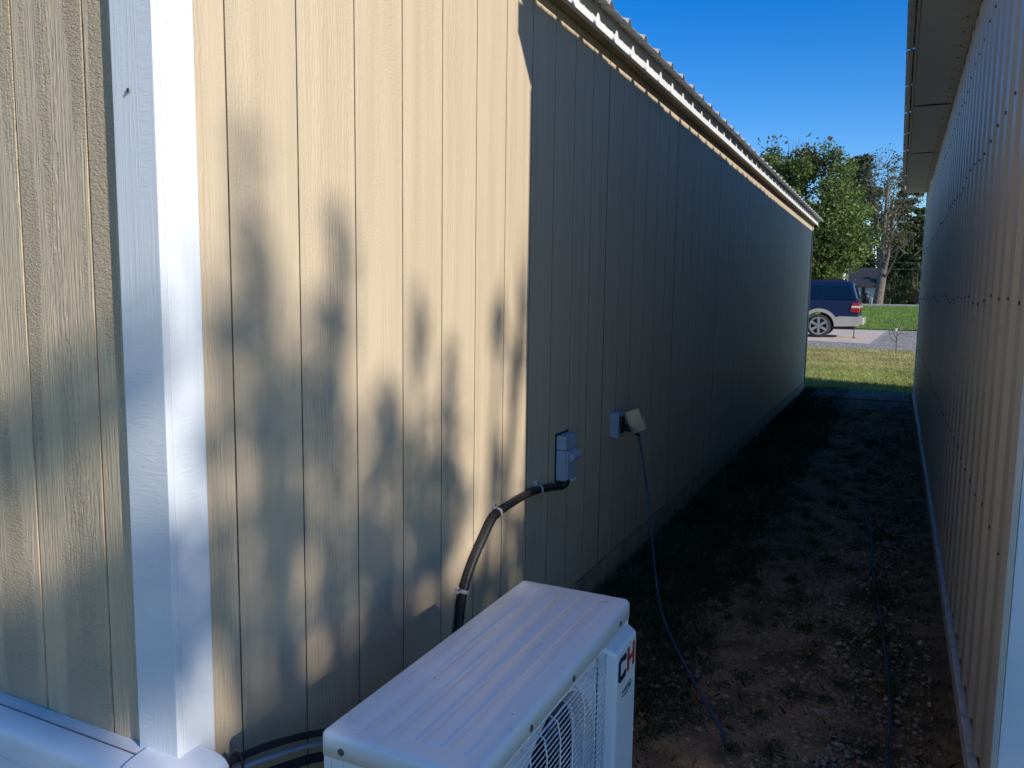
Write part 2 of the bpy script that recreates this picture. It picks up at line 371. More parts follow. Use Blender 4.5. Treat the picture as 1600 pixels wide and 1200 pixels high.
bw = MB().box(-4.3, -4.202, Y0 + .012, Y1 - .012, .12, ZT).obj('back_wall', M_SIDE, shed)
for k in range(11, 56, 6): MB().box(-.004, .0007, 1.193 + PITCH * k - .0026, 1.193 + PITCH * k + .0026, .13, ZT - .02).obj('panel_joint', M_JOINT, wall)
# corner boards
bevel(MB().box(.0005, .016, 1.0268, 1.103, .11, 2.41).obj('corner_board', M_TRIM, shed), .002)
bevel(MB().box(-.088, .0165, 1.0115, 1.0265, .11, 2.41).obj('corner_board', M_TRIM, shed), .002)
bevel(MB().box(.0005, .014, Y1 - .05, Y1 + .012, .11, 2.41).obj('corner_board', M_SIDE, shed), .002)
sk = MB().box(-.06, .0025, 1.12, Y1 - .02, -.05, .122).obj('skirting_board', M_SKIRT, shed); bevel(sk, .004)
MB().box(-4.2, -.02, Y0 + .02, Y0 + .10, -.05, .118).obj('skirting_board', M_SKIRT, shed)
nl = MB().disc((0, 0, 0), (1, 0, 0), .0032, .0006, 8).obj('nail_head', M_TRIM); first = True
for z_ in (.62, 1.02, 1.45, 1.86, 2.2):
    for y_ in (1.042, 1.088):
        o = nl if first else inst(nl, (0, 0, 0)); first = False; o.location = (.0163, y_ + random.uniform(-.004, .004), z_ + random.uniform(-.03, .03)); attach(o, shed)
# eaves
bevel(MB().box(.045, .065, Y0 - .12, Y1 + .10, 2.409, 2.497).obj('fascia', M_FASC, shed), .002)
MB().box(.0012, .0445, Y0 - .11, Y1 + .09, 2.4125, 2.428).obj('soffit_board', M_UNDER, shed)
def rib_poly(n, pitch=.2286, hr=.023, base=.050, top=.016):
    P = []
    for k in range(n):
        s = k * pitch
        P += [(s, 0), (s + .055, 0), (s + .062, .0035), (s + .070, .0035), (s + .077, 0), (s + pitch/2 - base/2 + .012, 0), (s + pitch/2 - top/2 + .012, hr), (s + pitch/2 + top/2 + .012, hr), (s + pitch/2 + base/2 + .012, 0), (s + .19, 0), (s + .196, .0035), (s + .204, .0035), (s + .211, 0)]
    P.append((n * pitch, 0)); return P
def roof_panel_mesh(n, xe, xr, ze, zr, jit=0):
    """ribbed sheet, profile along Y, running from the eave (xe, ze) up to the ridge (xr, zr)"""
    P = rib_poly(n); k = len(P); V = [(xe, s, ze + h) for s, h in P] + [(xr, s, zr + h) for s, h in P]
    V += [(x, y, z - .0012) for x, y, z in V]
    F = [(i, i + 1, k + i + 1, k + i) for i in range(k - 1)] + [(2*k + i + 1, 2*k + i, 3*k + i, 3*k + i + 1) for i in range(k - 1)]
    F += [(i + 1, i, 2*k + i, 2*k + i + 1) for i in range(k - 1)]
    return V, F
def roof(parent, xe, xr, ze, slope, ya, yb, mat, drop=0.):
    zr = ze + abs(xr - xe) * slope
    rf = MB().tube([(xr, ya, zr + .03), (xr, yb, zr + .03)], .05, 8).obj('roof_ridge', mat, parent)
    V, F = roof_panel_mesh(4, xe, xr, ze, zr); p0 = mk('roof_panel', V, F, mat, None, local=True); first = True
    V2, F2 = roof_panel_mesh(4, 2 * xr - xe, xr, ze, zr); p1 = mk('roof_panel', V2, F2, mat, None, local=True)
    n = int((yb - ya) / .9144 + .5)
    for i in range(n):
        yy = ya + i * .9144; dz = -drop * (yy - ya)
        for p in (p0, p1):
            o = p if i == 0 else inst(p, (0, 0, 0)); o.location = (0, yy, dz + (.0016 if i % 2 else 0)); attach(o, rf)
    return rf
roof(shed, .128, -2.1, 2.471, .28, Y0 - .15, Y0 - .15 + 13 * .9144, M_ROOF)
# ------------------------------------------------------------------ metal building
XW, YB0, YB1 = 1.452, 2.083, 12.40; XB = XW + 3.3
bld = empty('metal_building', (XW + 1.6, 7, 0), 'beige ribbed metal building with boxed eave facing the tan shed', 'building')
core = MB().box(XW + .024, XB, YB0 + .03, YB1 - .02, .02, 2.82).obj('side_wall', M_BEIGE, bld)
P = []
for kk in range(4):
    s_ = kk * .2286; P += [(s_, 0), (s_ + .050, 0), (s_ + .069, .014), (s_ + .160, .014), (s_ + .179, 0)]
P.append((.9144, 0)); k = len(P)
V = [(-h, s, -1.345) for s, h in P] + [(-h, s, 1.345) for s, h in P]; V = [(x, y - .4572, z) for x, y, z in V]
F = [(i + 1, i, k + i, k + i + 1) for i in range(k - 1)]
wp = mk('wall_panel', V, F, M_BEIGE, None, local=True); scr = None
npan = 11
for i in range(npan):
    yy = YB0 + .12 + i * .9144
    o = wp if i == 0 else inst(wp, (0, 0, 0)); o.location = (XW + .0195 + (.0012 if i % 2 else 0), yy + .4572, 1.435); attach(o, core)
sm = MB(); sm.disc((0, 0, 0), (-1, 0, 0), .008, .003, 10); sm.disc((-.003, 0, 0), (-1, 0, 0), .0052, .005, 6)
scr = sm.obj('screw', M_RUST); first = True
for zr in (.73, 1.37, 1.957, 2.49):
    wob = 0
    for kk in range(44):
        yy = YB0 + .12 + .2286 * kk + .115
        if yy > YB1 - .05: break
        wob = random.uniform(-.012, .012) + .012 * math.sin(kk * .9)
        o = scr if first else inst(scr, (0, 0, 0)); first = False
        o.location = (XW + .0055, yy, zr + wob); attach(o, core)
bevel(MB().box(XW - .004, XW + .010, YB0, YB0 + .11, .04, 2.79).obj('corner_trim', M_BTRIM, bld), .002)
bevel(MB().box(XW - .006, XW + .03, YB1 - .10, YB1 + .004, .04, 2.79).obj('corner_trim', M_FASC, bld), .002)
bevel(MB().box(XW - .008, XW + .018, YB0 + .04, YB1 - .02, -.02, .070).obj('base_strip', M_FLASH, bld), .003)
ew = MB().box(XW + .012, XB, YB0 + .006, YB0 + .028, .04, 2.82).obj('end_wall', M_WHITEWALL, bld)
for k2 in range(1, 4): MB().box(XW + .012 + k2 * .8, XW + .05 + k2 * .8, YB0 - .006, YB0 + .0055, .04, 2.80).obj('batten', M_WHITEWALL, ew)
MB().prism([(XW - .1, 2.822), (XB + .1, 2.822), ((XW + XB)/2, 3.28)], YB0 + .01, YB0 + .03).obj('gable', M_WHITEWALL, bld)
MB().prism([(XW - .1, 2.822), (XB + .1, 2.822), ((XW + XB)/2, 3.28)], YB1 - .03, YB1 - .01).obj('gable', M_BEIGE, bld)
# boxed eave: soffit panels, lip, fascia
sof = MB().box(1.186, 1.20, YB0, YB1, 2.796, 2.808).obj('soffit_lip', M_BTRIM, bld)
yy = YB0 + .004; i = 0
while yy < YB1 - .05:
    ln = min([2.35, 2.44, 2.2, 2.44, 1.9][i % 5], YB1 - yy)
    p = MB(); nn = 8; V = []; F = []
    for a in range(nn + 1):
        for b in range(3):
            t = a / nn; sag = .007 * math.sin(math.pi * t) * (b == 0) + .003 * math.sin(t * 9 + i) - (.006 if b == 1 and a == nn else 0)
            V.append((1.203 + (XW + .010 - 1.203) * b / 2, yy + (ln - .0015) * t, 2.800 - sag))
    for a in range(nn):
        for b in range(2): F.append((a*3+b, a*3+3+b, a*3+4+b, a*3+1+b))
    mk('soffit_panel', V, F, M_SOFFIT, sof, smooth=True); yy += ln; i += 1
MB().box(1.160, 1.176, YB0 - .004, YB1 + .004, 2.800, 2.900).obj('fascia', M_BTRIM, bld)
MB().box(1.2, XW, YB0 + .006, YB1 - .006, 2.83, 2.86).obj('eave_board', M_UNDER, bld)
MB().box(1.177, XW, YB0 - .002, YB0 + .0055, 2.802, 2.90).obj('eave_end_cap', M_BTRIM, bld)
MB().box(1.177, XW, YB1 - .0055, YB1 + .002, 2.802, 2.90).obj('eave_end_cap', M_BTRIM, bld)
nail = MB().disc((0, 0, 0), (0, 0, -1), .006, .004, 6).obj('nail', M_RUST)
first = True
for kk in range(40):
    y_ = YB0 + .15 + kk * .2575
    o = nail if first else inst(nail, (0, 0, 0)); first = False; o.location = (XW - .035, y_, 2.797 - .004); attach(o, sof)
roof(bld, 1.138, (XW + XB) / 2, 2.928, .20, YB0 - .006, YB1, M_ROOF, .0068)
# ------------------------------------------------------------------ air conditioner
AX0, AX1, AY0, AY1, AZ = .338, .637, 1.03, 1.857, .622
ac = empty('air_conditioner', ((AX0 + AX1)/2, (AY0 + AY1)/2, .03), 'white outdoor air conditioning unit with wire fan guard beside tan wall', 'air conditioner')
def outline(ins, ch_f=.022, ch_b=.012, n=4):
    x0, x1, y0, y1 = AX0 + ins, AX1 - ins, AY0 + ins, AY1 - ins; out = []
    def corner(cx, cy, a0, r):
        for j in range(n + 1):
            a = a0 + math.pi / 2 * j / n; out.append((cx + r * math.cos(a), cy + r * math.sin(a)))
    rf, rb = max(ch_f - ins, .004), max(ch_b - ins, .004)
    corner(x1 - rf, y1 - rf, 0, rf); corner(x0 + rb, y1 - rb, math.pi/2, rb); corner(x0 + rb, y0 + rb, math.pi, rb); corner(x1 - rf, y0 + rf, 1.5*math.pi, rf)
    return out
rings = [(0, AZ - .042), (0, AZ - .009), (.0012, AZ - .0045), (.0045, AZ - .0012), (.009, AZ), (.03, AZ + .0006)]
V = []; F = []; n = 20
for ins, z in rings: V += [(x, y, z) for x, y in outline(ins)]
for a in range(len(rings) - 1):
    for j in range(n): F.append((a*n+j, a*n+(j+1)%n, (a+1)*n+(j+1)%n, (a+1)*n+j))
F.append(tuple(range((len(rings)-1)*n, len(rings)*n))); F.append(tuple(range(n - 1, -1, -1)))
lid = mk('top_cover', V, F, M_AC, ac, smooth=True)
def pad(x0, x1, y0, y1, zb, h, name, par, mat):
    V = []; F = []; L = []
    for ins, z in ((0, zb), (.0035, zb + h * .75), (.007, zb + h)):
        r = (x1 - x0) / 2 * .72 - ins; pts = []
        for cx, cy, a0 in ((x1 - ins - r, y1 - ins - r, 0), (x0 + ins + r, y1 - ins - r, .5), (x0 + ins + r, y0 + ins + r, 1), (x1 - ins - r, y0 + ins + r, 1.5)):
            for j in range(5): a = (a0 + .5 * j / 4) * math.pi; pts.append((cx + r * math.cos(a), cy + r * math.sin(a), z))
        L.append(pts)
    for p in L: V += p
    for a in range(2):
        for j in range(20): F.append((a*20+j, a*20+(j+1)%20, (a+1)*20+(j+1)%20, (a+1)*20+j))
    F.append(tuple(range(40, 60)))
    return mk(name, V, F, mat, par, smooth=True)
wpad = (AX1 - AX0 - .052) / 5
for i in range(5):
    pad(AX0 + .026 + i * wpad, AX0 + .026 + (i + 1) * wpad - .009, AY0 + .030 + .004 * i, AY1 - .035 - .003 * i, AZ + .0002, .0021, 'pressed_rib', lid, M_AC)
# cabinet: back, ends, base, front frame
cab = bevel(MB().box(AX0 + .004, AX0 + .02, AY0 + .004, AY1 - .004, .07, AZ - .043).obj('back_panel', M_AC, ac), .002)
e = MB()
e.box(AX0 + .021, AX0 + .045, AY0 + .004, AY0 + .02, .071, AZ - .043); e.box(AX1 - .06, AX1 - .006, AY0 + .004, AY0 + .02, .071, AZ - .043)
e.box(AX0 + .0455, AX1 - .0605, AY0 + .004, AY0 + .02, AZ - .085, AZ - .0435); e.box(AX0 + .0455, AX1 - .0605, AY0 + .004, AY0 + .02, .071, .12)
nearp = bevel(e.obj('end_panel', M_AC, ac), .002)
MB().box(AX0 + .046, AX1 - .061, AY0 + .028, AY0 + .034, .121, AZ - .086).obj('coil', M_DARK, nearp)
fin = MB().box(-.001, .001, -.002, .002, -.205, .205).obj('fin', M_ACW)
for i in range(9):
    o = fin if i == 0 else inst(fin, (0, 0, 0)); o.location = (AX0 + .06 + i * .0225, AY0 + .012, .328); attach(o, nearp)
bevel(MB().box(AX0 + .021, AX1 - .006, AY1 - .02, AY1 - .004, .071, AZ - .043).obj('end_panel', M_AC, ac), .002)
MB().box(AX0 + .02, AX1 - .01, AY0 + .02, AY1 - .02, .071, .085).obj('base_tray', M_AC, ac)
# front plate with round fan opening
GY0, GY1, GZ0, GZ1 = AY0 + .03, AY1 - .190, .09, AZ - .058
cy, cz, R = 1.438, (GZ0 + GZ1)/2, .222
def plate(x, name, par, mat):
    V = []; F = []; N = 48
    for j in range(N):
        a = 2*math.pi*j/N; c, s_ = math.cos(a), math.sin(a)
        V.append((x, cy + R * c, cz + R * s_))
    for j in range(N):
        a = 2*math.pi*j/N; c, s_ = math.cos(a), math.sin(a)
        k_ = min(((GY1 - cy) if c > 0 else (cy - GY0)) / abs(c) if abs(c) > 1e-6 else 9, (GZ1 - cz) / abs(s_) if abs(s_) > 1e-6 else 9)
        V.append((x, cy + k_ * c, cz + k_ * s_))
    for j in range(N):
        a = 2*math.pi*j/N; V.append((x - .05, cy + (R - .012) * math.cos(a), cz + (R - .012) * math.sin(a)))
    for j in range(N):
        F.append((j, (j+1)%N, N+(j+1)%N, N+j)); F.append((2*N+j, 2*N+(j+1)%N, (j+1)%N, j))
    return mk(name, V, F, mat, par)
fp = plate(AX1 - .022, 'front_plate', ac, M_AC)
fr = MB(); fr.box(AX1 - .03, AX1 - .006, AY0 + .02, GY0, .071, AZ - .0435); fr.box(AX1 - .03, AX1 - .006, GY0 + .0003, GY1 - .0003, GZ1, AZ - .0435); fr.box(AX1 - .03, AX1 - .006, GY0 + .0003, GY1 - .0003, .071, GZ0)
bevel(fr.obj('front_frame', M_AC, ac), .002)
MB().box(AX0 + .1, AX0 + .11, AY0 + .04, AY1 - .05, .09, AZ - .05).obj('inner_coil', M_DARK, ac)
fan = MB().disc((AX1 - .075, cy, cz), (1, 0, 0), .05, .03, 20).obj('fan', M_FAN, ac)
for k2 in range(3):
    a0 = k2 * 2 * math.pi / 3 + .4; V = []; F = []
    for i in range(7):
        a = a0 + 1.35 * i / 6; rr = .205 - .03 * abs(i / 6 - .55)
        for q, r_ in enumerate((.045, .12, rr)): V.append((AX1 - .095 + .045 * i / 6, cy + r_ * math.cos(a - .15*q), cz + r_ * math.sin(a - .15*q)))
    for i in range(6):
        for q in range(2): F.append((i*3+q, i*3+q+1, i*3+4+q, i*3+3+q))
    mk('blade', V, F, M_FAN, fan, smooth=True)
guard = MB().tube([(AX1 + .002, GY0 + .006, GZ0 + .006), (AX1 + .002, GY1 - .006, GZ0 + .006), (AX1 + .002, GY1 - .006, GZ1 - .004), (AX1 + .002, GY0 + .006, GZ1 - .004), (AX1 + .002, GY0 + .006, GZ0 + .006)], .0026, 6).obj('fan_guard', M_ACW, ac)
wr = MB().tube([(0, -(GY1-GY0)/2 + .004, 0), (.010, -(GY1-GY0)/2 + .02, 0), (.010, (GY1-GY0)/2 - .02, 0), (0, (GY1-GY0)/2 - .004, 0)], .0013, 5).obj('wire', M_ACW)
nw = 36
for i in range(nw):
    o = wr if i == 0 else inst(wr, (0, 0, 0)); o.location = (AX1 + .002, (GY0+GY1)/2, GZ0 + .010 + (GZ1 - GZ0 - .020) * i / (nw - 1)); attach(o, guard)
vw = None
for i in range(9):
    b = MB().tube([(AX1 - .018, 0, GZ1 - .002), (AX1 + .006, 0, GZ1 - .016), (AX1 + .0125, 0, GZ1 - .05), (AX1 + .0125, 0, GZ0 + .05), (AX1 - .002, 0, GZ0 + .006)], .0017, 6).obj('wire', M_ACW) if vw is None else inst(vw, vw_l)
    if vw is None: vw = b; vw_l = Vector(b.location)
    b.location = Vector((vw_l.x, GY0 + .04 + (GY1 - GY0 - .08) * i / 8, vw_l.z)); 
    vwp = b
    b.parent = None; attach(b, guard)
# raised logo panel at the far end of the front
lp = MB(); px0, px1, z0, z1 = AY1 - .186, AY1 - .003, .075, AZ - .052; c = .022
lp.add([(AX1 - .02, px0, z0), (AX1 - .02, px1, z0), (AX1 - .02, px1, z1), (AX1 - .02, px0, z1), (AX1 + .018, px0 + c, z0 + c), (AX1 + .018, px1 - .006, z0 + c), (AX1 + .018, px1 - .006, z1 - c), (AX1 + .018, px0 + c, z1 - c)],
       [(4, 5, 6, 7), (0, 1, 5, 4), (1, 2, 6, 5), (2, 3, 7, 6), (3, 0, 4, 7)])
lpo = bevel(lp.obj('logo_panel', M_AC, ac), .008, 3)
def flat(poly, name, mat, par, x=AX1 + .0186): mk(name, [(x + .0008 * t, y, z) for t in (0, 1) for y, z in poly], [tuple(range(len(poly), 2*len(poly)))] + [(i, (i+1)%len(poly), len(poly)+(i+1)%len(poly), len(poly)+i) for i in range(len(poly))], mat, par)
ly, lz = px0 + .034, .470   # lower left of the C
C_ = [(0, .008), (.008, 0), (.042, 0), (.046, .006), (.046, .017), (.034, .017), (.033, .013), (.014, .013), (.012, .016), (.012, .043), (.015, .046), (.033, .046), (.034, .042), (.046, .042), (.046, .052), (.041, .059), (.009, .059), (0, .051)]
flat([(ly + a * 1.25, lz + b) for a, b in C_], 'letter_c', M_NAVY, lpo)
H_ = [(0, 0), (.012, 0), (.012, .022), (.034, .022), (.034, 0), (.046, 0), (.046, .059), (.034, .059), (.034, .035), (.012, .035), (.012, .059), (0, .059)]
flat([(ly + .066 + a * 1.25, lz + .004 + b) for a, b in H_], 'letter_h', M_RED, lpo)
def ring(cy_, cz_, ra, rb, t, n=24, a0=0, a1=2*math.pi):
    o = [(cy_ + ra*math.cos(a0+(a1-a0)*i/n), cz_ + rb*math.sin(a0+(a1-a0)*i/n)) for i in range(n+1)]
    q = [(cy_ + (ra-t*(.2+math.sin(math.pi*i/n)))*math.cos(a0+(a1-a0)*i/n), cz_ + (rb-t*(.2+math.sin(math.pi*i/n)))*math.sin(a0+(a1-a0)*i/n)) for i in range(n+1)]
    return o + q[::-1]
flat(ring(ly + .062, lz - .034, .042, .014, .0035, 24, -2.6, .9), 'emblem', M_GREYPRINT, lpo)
def text(body, size, loc, rot, mat, par, name):
    c_ = bpy.data.curves.new(name, 'FONT'); c_.body = body; c_.size = size; c_.align_x = 'CENTER'; c_.align_y = 'CENTER'; c_.extrude = .0003
    o = bpy.data.objects.new(name, c_); COL.objects.link(o); dg = bpy.context.evaluated_depsgraph_get()
    me = bpy.data.meshes.new_from_object(o.evaluated_get(dg)); bpy.data.objects.remove(o)
    o = bpy.data.objects.new(name, me); me.materials.append(mat); COL.objects.link(o); o.location = loc; o.rotation_euler = rot; attach(o, par); return o
text('INVERTER', .0135, (AX1 + .0192, ly + .062, lz - .034), (math.pi/2, 0, math.pi/2), M_GREYPRINT, lpo, 'emblem_text')
s0 = MB(); s0.disc((0, 0, 0), (0, 0, 1), .0065, .0025, 12); s0.disc((0, 0, .0025), (0, 0, 1), .004, .0015, 8)
acs = s0.obj('screw', M_STEEL); first = True
for loc, rot in (((AX1 + .001, AY0 + .22, AZ - .030), (0, math.pi/2, 0)), ((AX1 + .001, AY0 + .43, AZ - .030), (0, math.pi/2, 0)), ((AX1 + .001, AY1 - .09, AZ - .030), (0, math.pi/2, 0)),
                 ((AX0 + .045, AY0 - .001, AZ - .027), (math.pi/2, 0, 0)), ((AX1 - .05, AY0 - .001, AZ - .027), (math.pi/2, 0, 0))):
    o = acs if first else inst(acs, (0, 0, 0)); first = False; o.location = loc; o.rotation_euler = rot; attach(o, ac)
db_ = np.stack([RNG.uniform(AX0 + .02, AX1 - .02, 46), RNG.uniform(AY0 + .03, AY1 - .03, 46), np.full(46, AZ + .0042)], 1)
db_[30:, 1] = AY1 - .04 - .03 * RNG.random(16); db_[30:, 0] = AX0 + .12 + .14 * RNG.random(16)
DEBRIS = db_
for yy in (AY0 + .12, AY1 - .16): bevel(MB().box(AX0 - .01, AX1 + .02, yy, yy + .05, .031, .0702).obj('foot', M_AC, ac), .004)
tag(bevel(MB().box(AX0 - .06, AX1 + .07, AY0 - .05, AY1 + .05, -.03, .0305).obj('mounting_pad', M_SLAB), .01), 'flat grey concrete pad beneath the white air conditioner', 'pad')
# ------------------------------------------------------------------ line-set cover, sleeves
duct = empty('line_set_cover', (-.3, .98, .40), 'white plastic duct along the shed end wall with rounded corner elbow', 'duct')
pr_ = [(1.026, .372), (1.026, .485), (1.010, .4855), (.988, .484), (.968, .480), (.956, .475), (.948, .466), (.945, .452), (.944, .420), (.944, .376), (.948, .372)]
lo = MB().prism(pr_, -2.2, -.062, 'x').obj('channel', M_DUCTW, duct, True); lo.data.set_sharp_from_angle(angle=.7)
MB().box(-2.2, -.064, .9915, .9935, .4845, .4865).obj('cover_seam', M_GREYPRINT, duct)
el = MB(); V = []; F = []; n = len(pr_)
pr2 = [(1.030 - (1.030 - y) * 1.06, .388 + (z - .388) * 1.07) for y, z in pr_]
for x in (-.068, -.01): V += [(x, y, z) for y, z in pr2]
for a in (20, 40, 60, 80):   # bend round the corner towards +Y
    t = math.radians(a)
    V += [(-.01 + .030 * math.sin(t) + (1.012 - y) * math.sin(t) * 1.0, 1.012 - (1.012 - y) * math.cos(t) + .02 * (1 - math.cos(t)), z) for y, z in pr2]
V += [(.022 + (1.012 - y), 1.065, z) for y, z in pr2]
L = len(V) // n
for a in range(L - 1):
    for j in range(n): F.append((a*n+j, a*n+(j+1)%n, (a+1)*n+(j+1)%n, (a+1)*n+j))
F.append(tuple(range(n-1, -1, -1))); F.append(tuple(range((L-1)*n, L*n)))
el = bevel(mk('elbow', V, F, M_DUCT, duct, smooth=True), .004, 2); el.data.set_sharp_from_angle(angle=.7)
def pipe(name, pts, r, mat, label, cat, group=None, n=10): return tag(MB().tube(spline(pts, 8), r, n).obj(name, mat, None, True), label, cat, group)
pipe('insulated_pipe', [(.045, 1.02, .452), (.048, 1.10, .442), (.048, 1.217, .417), (.055, 1.371, .368), (.10, 1.48, .33), (.22, 1.56, .29), (.35, 1.60, .27)], .0078, M_FOAM, 'black foam sleeved pipe, upper of the pair between duct elbow and air conditioner', 'pipe')
pipe('insulated_pipe', [(.060, 1.02, .405), (.060, 1.12, .388), (.058, 1.234, .357), (.06, 1.37, .312), (.10, 1.48, .27), (.22, 1.56, .24), (.35, 1.60, .23)], .0105, M_FOAM, 'thicker black sleeved pipe, lower of the pair behind the air conditioner', 'pipe')
pipe('control_cable', [(.050, 1.02, .43), (.050, 1.10, .420), (.050, 1.20, .396), (.055, 1.371, .342), (.10, 1.48, .30), (.22, 1.56, .265), (.35, 1.60, .25)], .0062, M_BOX, 'pale grey cable running between the two black sleeved pipes', 'cable')
tie = MB().tube([(.054 + .018 * math.cos(a), 1.118 + .004 * math.sin(a), .413 + .042 * math.sin(a)) for a in np.linspace(0, 2*math.pi, 17)], .0028, 5)
tag(tie.obj('zip_tie', M_BLACKP, None, True), 'black zip tie holding the sleeved pipes beside duct elbow', 'zip tie')
# ------------------------------------------------------------------ disconnect box, conduit, outlet
db = empty('disconnect_box', (.03, 2.96, .64), 'grey electrical disconnect box with pull handle on shaded tan wall', 'electrical box')
DY0, DY1, DZ0, DZ1 = 2.885, 3.005, .635, .815
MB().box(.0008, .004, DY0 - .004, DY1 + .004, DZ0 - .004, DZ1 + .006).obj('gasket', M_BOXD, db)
bevel(MB().box(.0045, .044, DY0, DY1, DZ0, DZ1 - .058).obj('body', M_BOX, db), .003)
hd = MB().box(.0045, .047, DY0 - .002, DY1 + .002, DZ1 - .056, DZ1).obj('hood', M_BOX, db); bevel(hd, .004)
bevel(MB().box(.0445, .052, DY0 + .006, DY1 - .006, DZ0 + .004, DZ1 - .060).obj('front_cover', M_BOX, db), .003)
bevel(MB().prism([(.0525, DZ1 - .065), (.074, DZ1 - .074), (.076, DZ1 - .090), (.070, DZ1 - .100), (.0525, DZ1 - .104)], DY0 + .016, DY1 - .016).obj('pull_handle', M_BOX, db), .005, 3)
kn = MB().tube([(.024 + .011*math.cos(a), DY0 - .0008, DZ0 + .035 + .011*math.sin(a)) for a in np.linspace(0, 2*math.pi, 17)], .0008, 5).obj('knockout', M_BOX, db)
MB().box(.046, .058, DY0 + .05, DY1 - .03, DZ0 - .006, DZ0 + .003).obj('hasp', M_ACW, db)
cp = [(.026, 2.945, .618), (.020, 2.90, .611), (.018, 2.788, .629), (.018, 2.637, .647), (.018, 2.53, .649), (.018, 2.457, .646), (.018, 2.324, .635), (.018, 2.243, .581), (.018, 2.17, .518), (.018, 2.112, .442), (.018, 2.089, .357), (.025, 2.065, .284), (.08, 2.03, .22), (.2, 1.96, .19), (.32, 1.84, .19)]
path = spline(cp, 24); rr = []; acc = 0
dense = []
for i in range(len(path) - 1):
    L_ = (path[i+1] - path[i]).length; k_ = max(1, int(L_ / .0024))
    for j in range(k_): dense.append(path[i].lerp(path[i+1], j / k_))
for i, p in enumerate(dense):
    if i: acc += (p - dense[i-1]).length
    smooth_part = p.y > 2.40
    rr.append(.0137 + (0.0003 if smooth_part else .0015) * (1 if (acc / .0078) % 1 < .5 else -1))
cond = tag(MB().tube(dense, rr, 12).obj('flexible_conduit', M_COND, None, True), 'dark ribbed flexible conduit curving from grey disconnect box down the tan wall', 'conduit')
MB().tube([(.026, 2.952, .640), (.026, 2.935, .615), (.021, 2.90, .611)], .0165, 12).obj('connector', M_COND, cond, True)
def strap(idx, dy):
    p = min(dense, key=lambda q: abs((q - Vector(idx)).length)); i = dense.index(p); t = (dense[i+3] - dense[i-3]).normalized()
    u = t.cross(Vector((1, 0, 0))).normalized(); q = u.cross(t)
    pts = [p + u * (.0160 * math.cos(a)) + q * (.0160 * math.sin(a)) for a in np.linspace(0, 2*math.pi, 19)]
    V = []; F = []
    for k2, c_ in enumerate(pts):
        d = (c_ - p).normalized()
        for (a, b) in ((-.0055, 0), (.0055, 0), (.0055, .0022), (-.0055, .0022)): V.append(c_ + t * a + d * b)
    for k2 in range(18):
        for j in range(4): F.append((k2*4+j, k2*4+(j+1)%4, k2*4+4+(j+1)%4, k2*4+4+j))
    o = mk('strap', V, F, M_STRAP, cond)
    e_ = u if u.z > 0 else -u
    tb = p + e_ * .024; tb.x = .0
    MB().box(tb.x, tb.x + .012, tb.y - .006, tb.y + .006, tb.z - .010, tb.z + .010).obj('strap_tab', M_STRAP, cond)
    MB().disc((.012, tb.y, tb.z + .002), (1, 0, 0), .004, .003, 8).obj('strap_screw', M_RUST, cond)
strap((.018, 2.69, .642), 0); strap((.018, 2.345, .638), 0); strap((.018, 2.112, .442), 0)
ob = empty('outlet_box', (.03, 3.6, .71), 'grey outdoor outlet box with open clear cover on shaded tan wall', 'outlet')
OY0, OZ0, OZ1 = 3.545, .705, .822
bevel(MB().box(.0008, .040, OY0, OY0 + .072, OZ0, OZ1).obj('body', M_BOX, ob), .003)
fpn = bevel(MB().box(.0405, .046, OY0 - .003, OY0 + .078, OZ0 - .004, OZ1 + .004).obj('face_plate', M_BOX, ob), .002)
bevel(MB().box(.0465, .058, OY0 + .012, OY0 + .058, OZ0 + .02, OZ1 - .02).obj('receptacle', M_BLACKP, ob), .003)
pc = at(995, 657, OY0 + .045); Mx = Matrix.Translation(pc) @ Matrix.Rotation(math.radians(-22), 4, 'Y') @ Matrix.Rotation(math.radians(12), 4, 'Z')
cv = MB(); a_, b_, c_, t_ = .033, .040, .053, .003
cv.box(a_ - t_, a_, -b_, b_, -c_, c_, Mx); cv.box(-a_, a_ - t_ - .0002, -b_, -b_ + t_, -c_, c_, Mx); cv.box(-a_, a_ - t_ - .0002, b_ - t_, b_, -c_, c_, Mx)
cv.box(-a_, a_ - t_ - .0002, -b_ + t_ + .0002, b_ - t_ - .0002, c_ - t_, c_, Mx); cv.box(-a_, a_ - t_ - .0002, -b_ + t_ + .0002, b_ - t_ - .0002, -c_, -c_ + t_, Mx)
cvo = bevel(cv.obj('bubble_cover', M_CLEAR, ob), .002)
cl = MB(); cl.box(-a_ - .004, -a_ - .0002, -b_ - .004, b_ + .004, -c_ - .004, c_ + .004, Mx); cl.box(a_ + .0003, a_ + .004, -b_ * .6, b_ * .6, -c_ * .8, c_ * .2, Mx); bevel(cl.obj('cover_rim', M_CLEAR, cvo), .001)
MB().tube([(.060, OY0 + .03, .755), (.085, OY0 + .03, .748), at(990, 672, OY0 + .03), at(999, 682, OY0 + .03)], [.016, .016, .012, .007], 10).obj('plug', M_BLACKP, ob, True)
c0 = at(998, 680, OY0 + .03)
tag(MB().tube(spline([c0, at(1005, 720, 3.53), at(1013, 780, 3.46), at(1017.5, 830, 3.38), at(1022.5, 880, 3.29), at(1030, 940, 3.17), (.45, 3.00, .055), (.585, 2.735, .048), (.715, 2.49, .046), (.77, 2.40, .044), (.80, 2.32, .030)], 8), .0052, 8).obj('extension_cord', M_BLUECORD, None, True),
    'blue extension cord hanging from open outlet box down to the soil', 'cord')
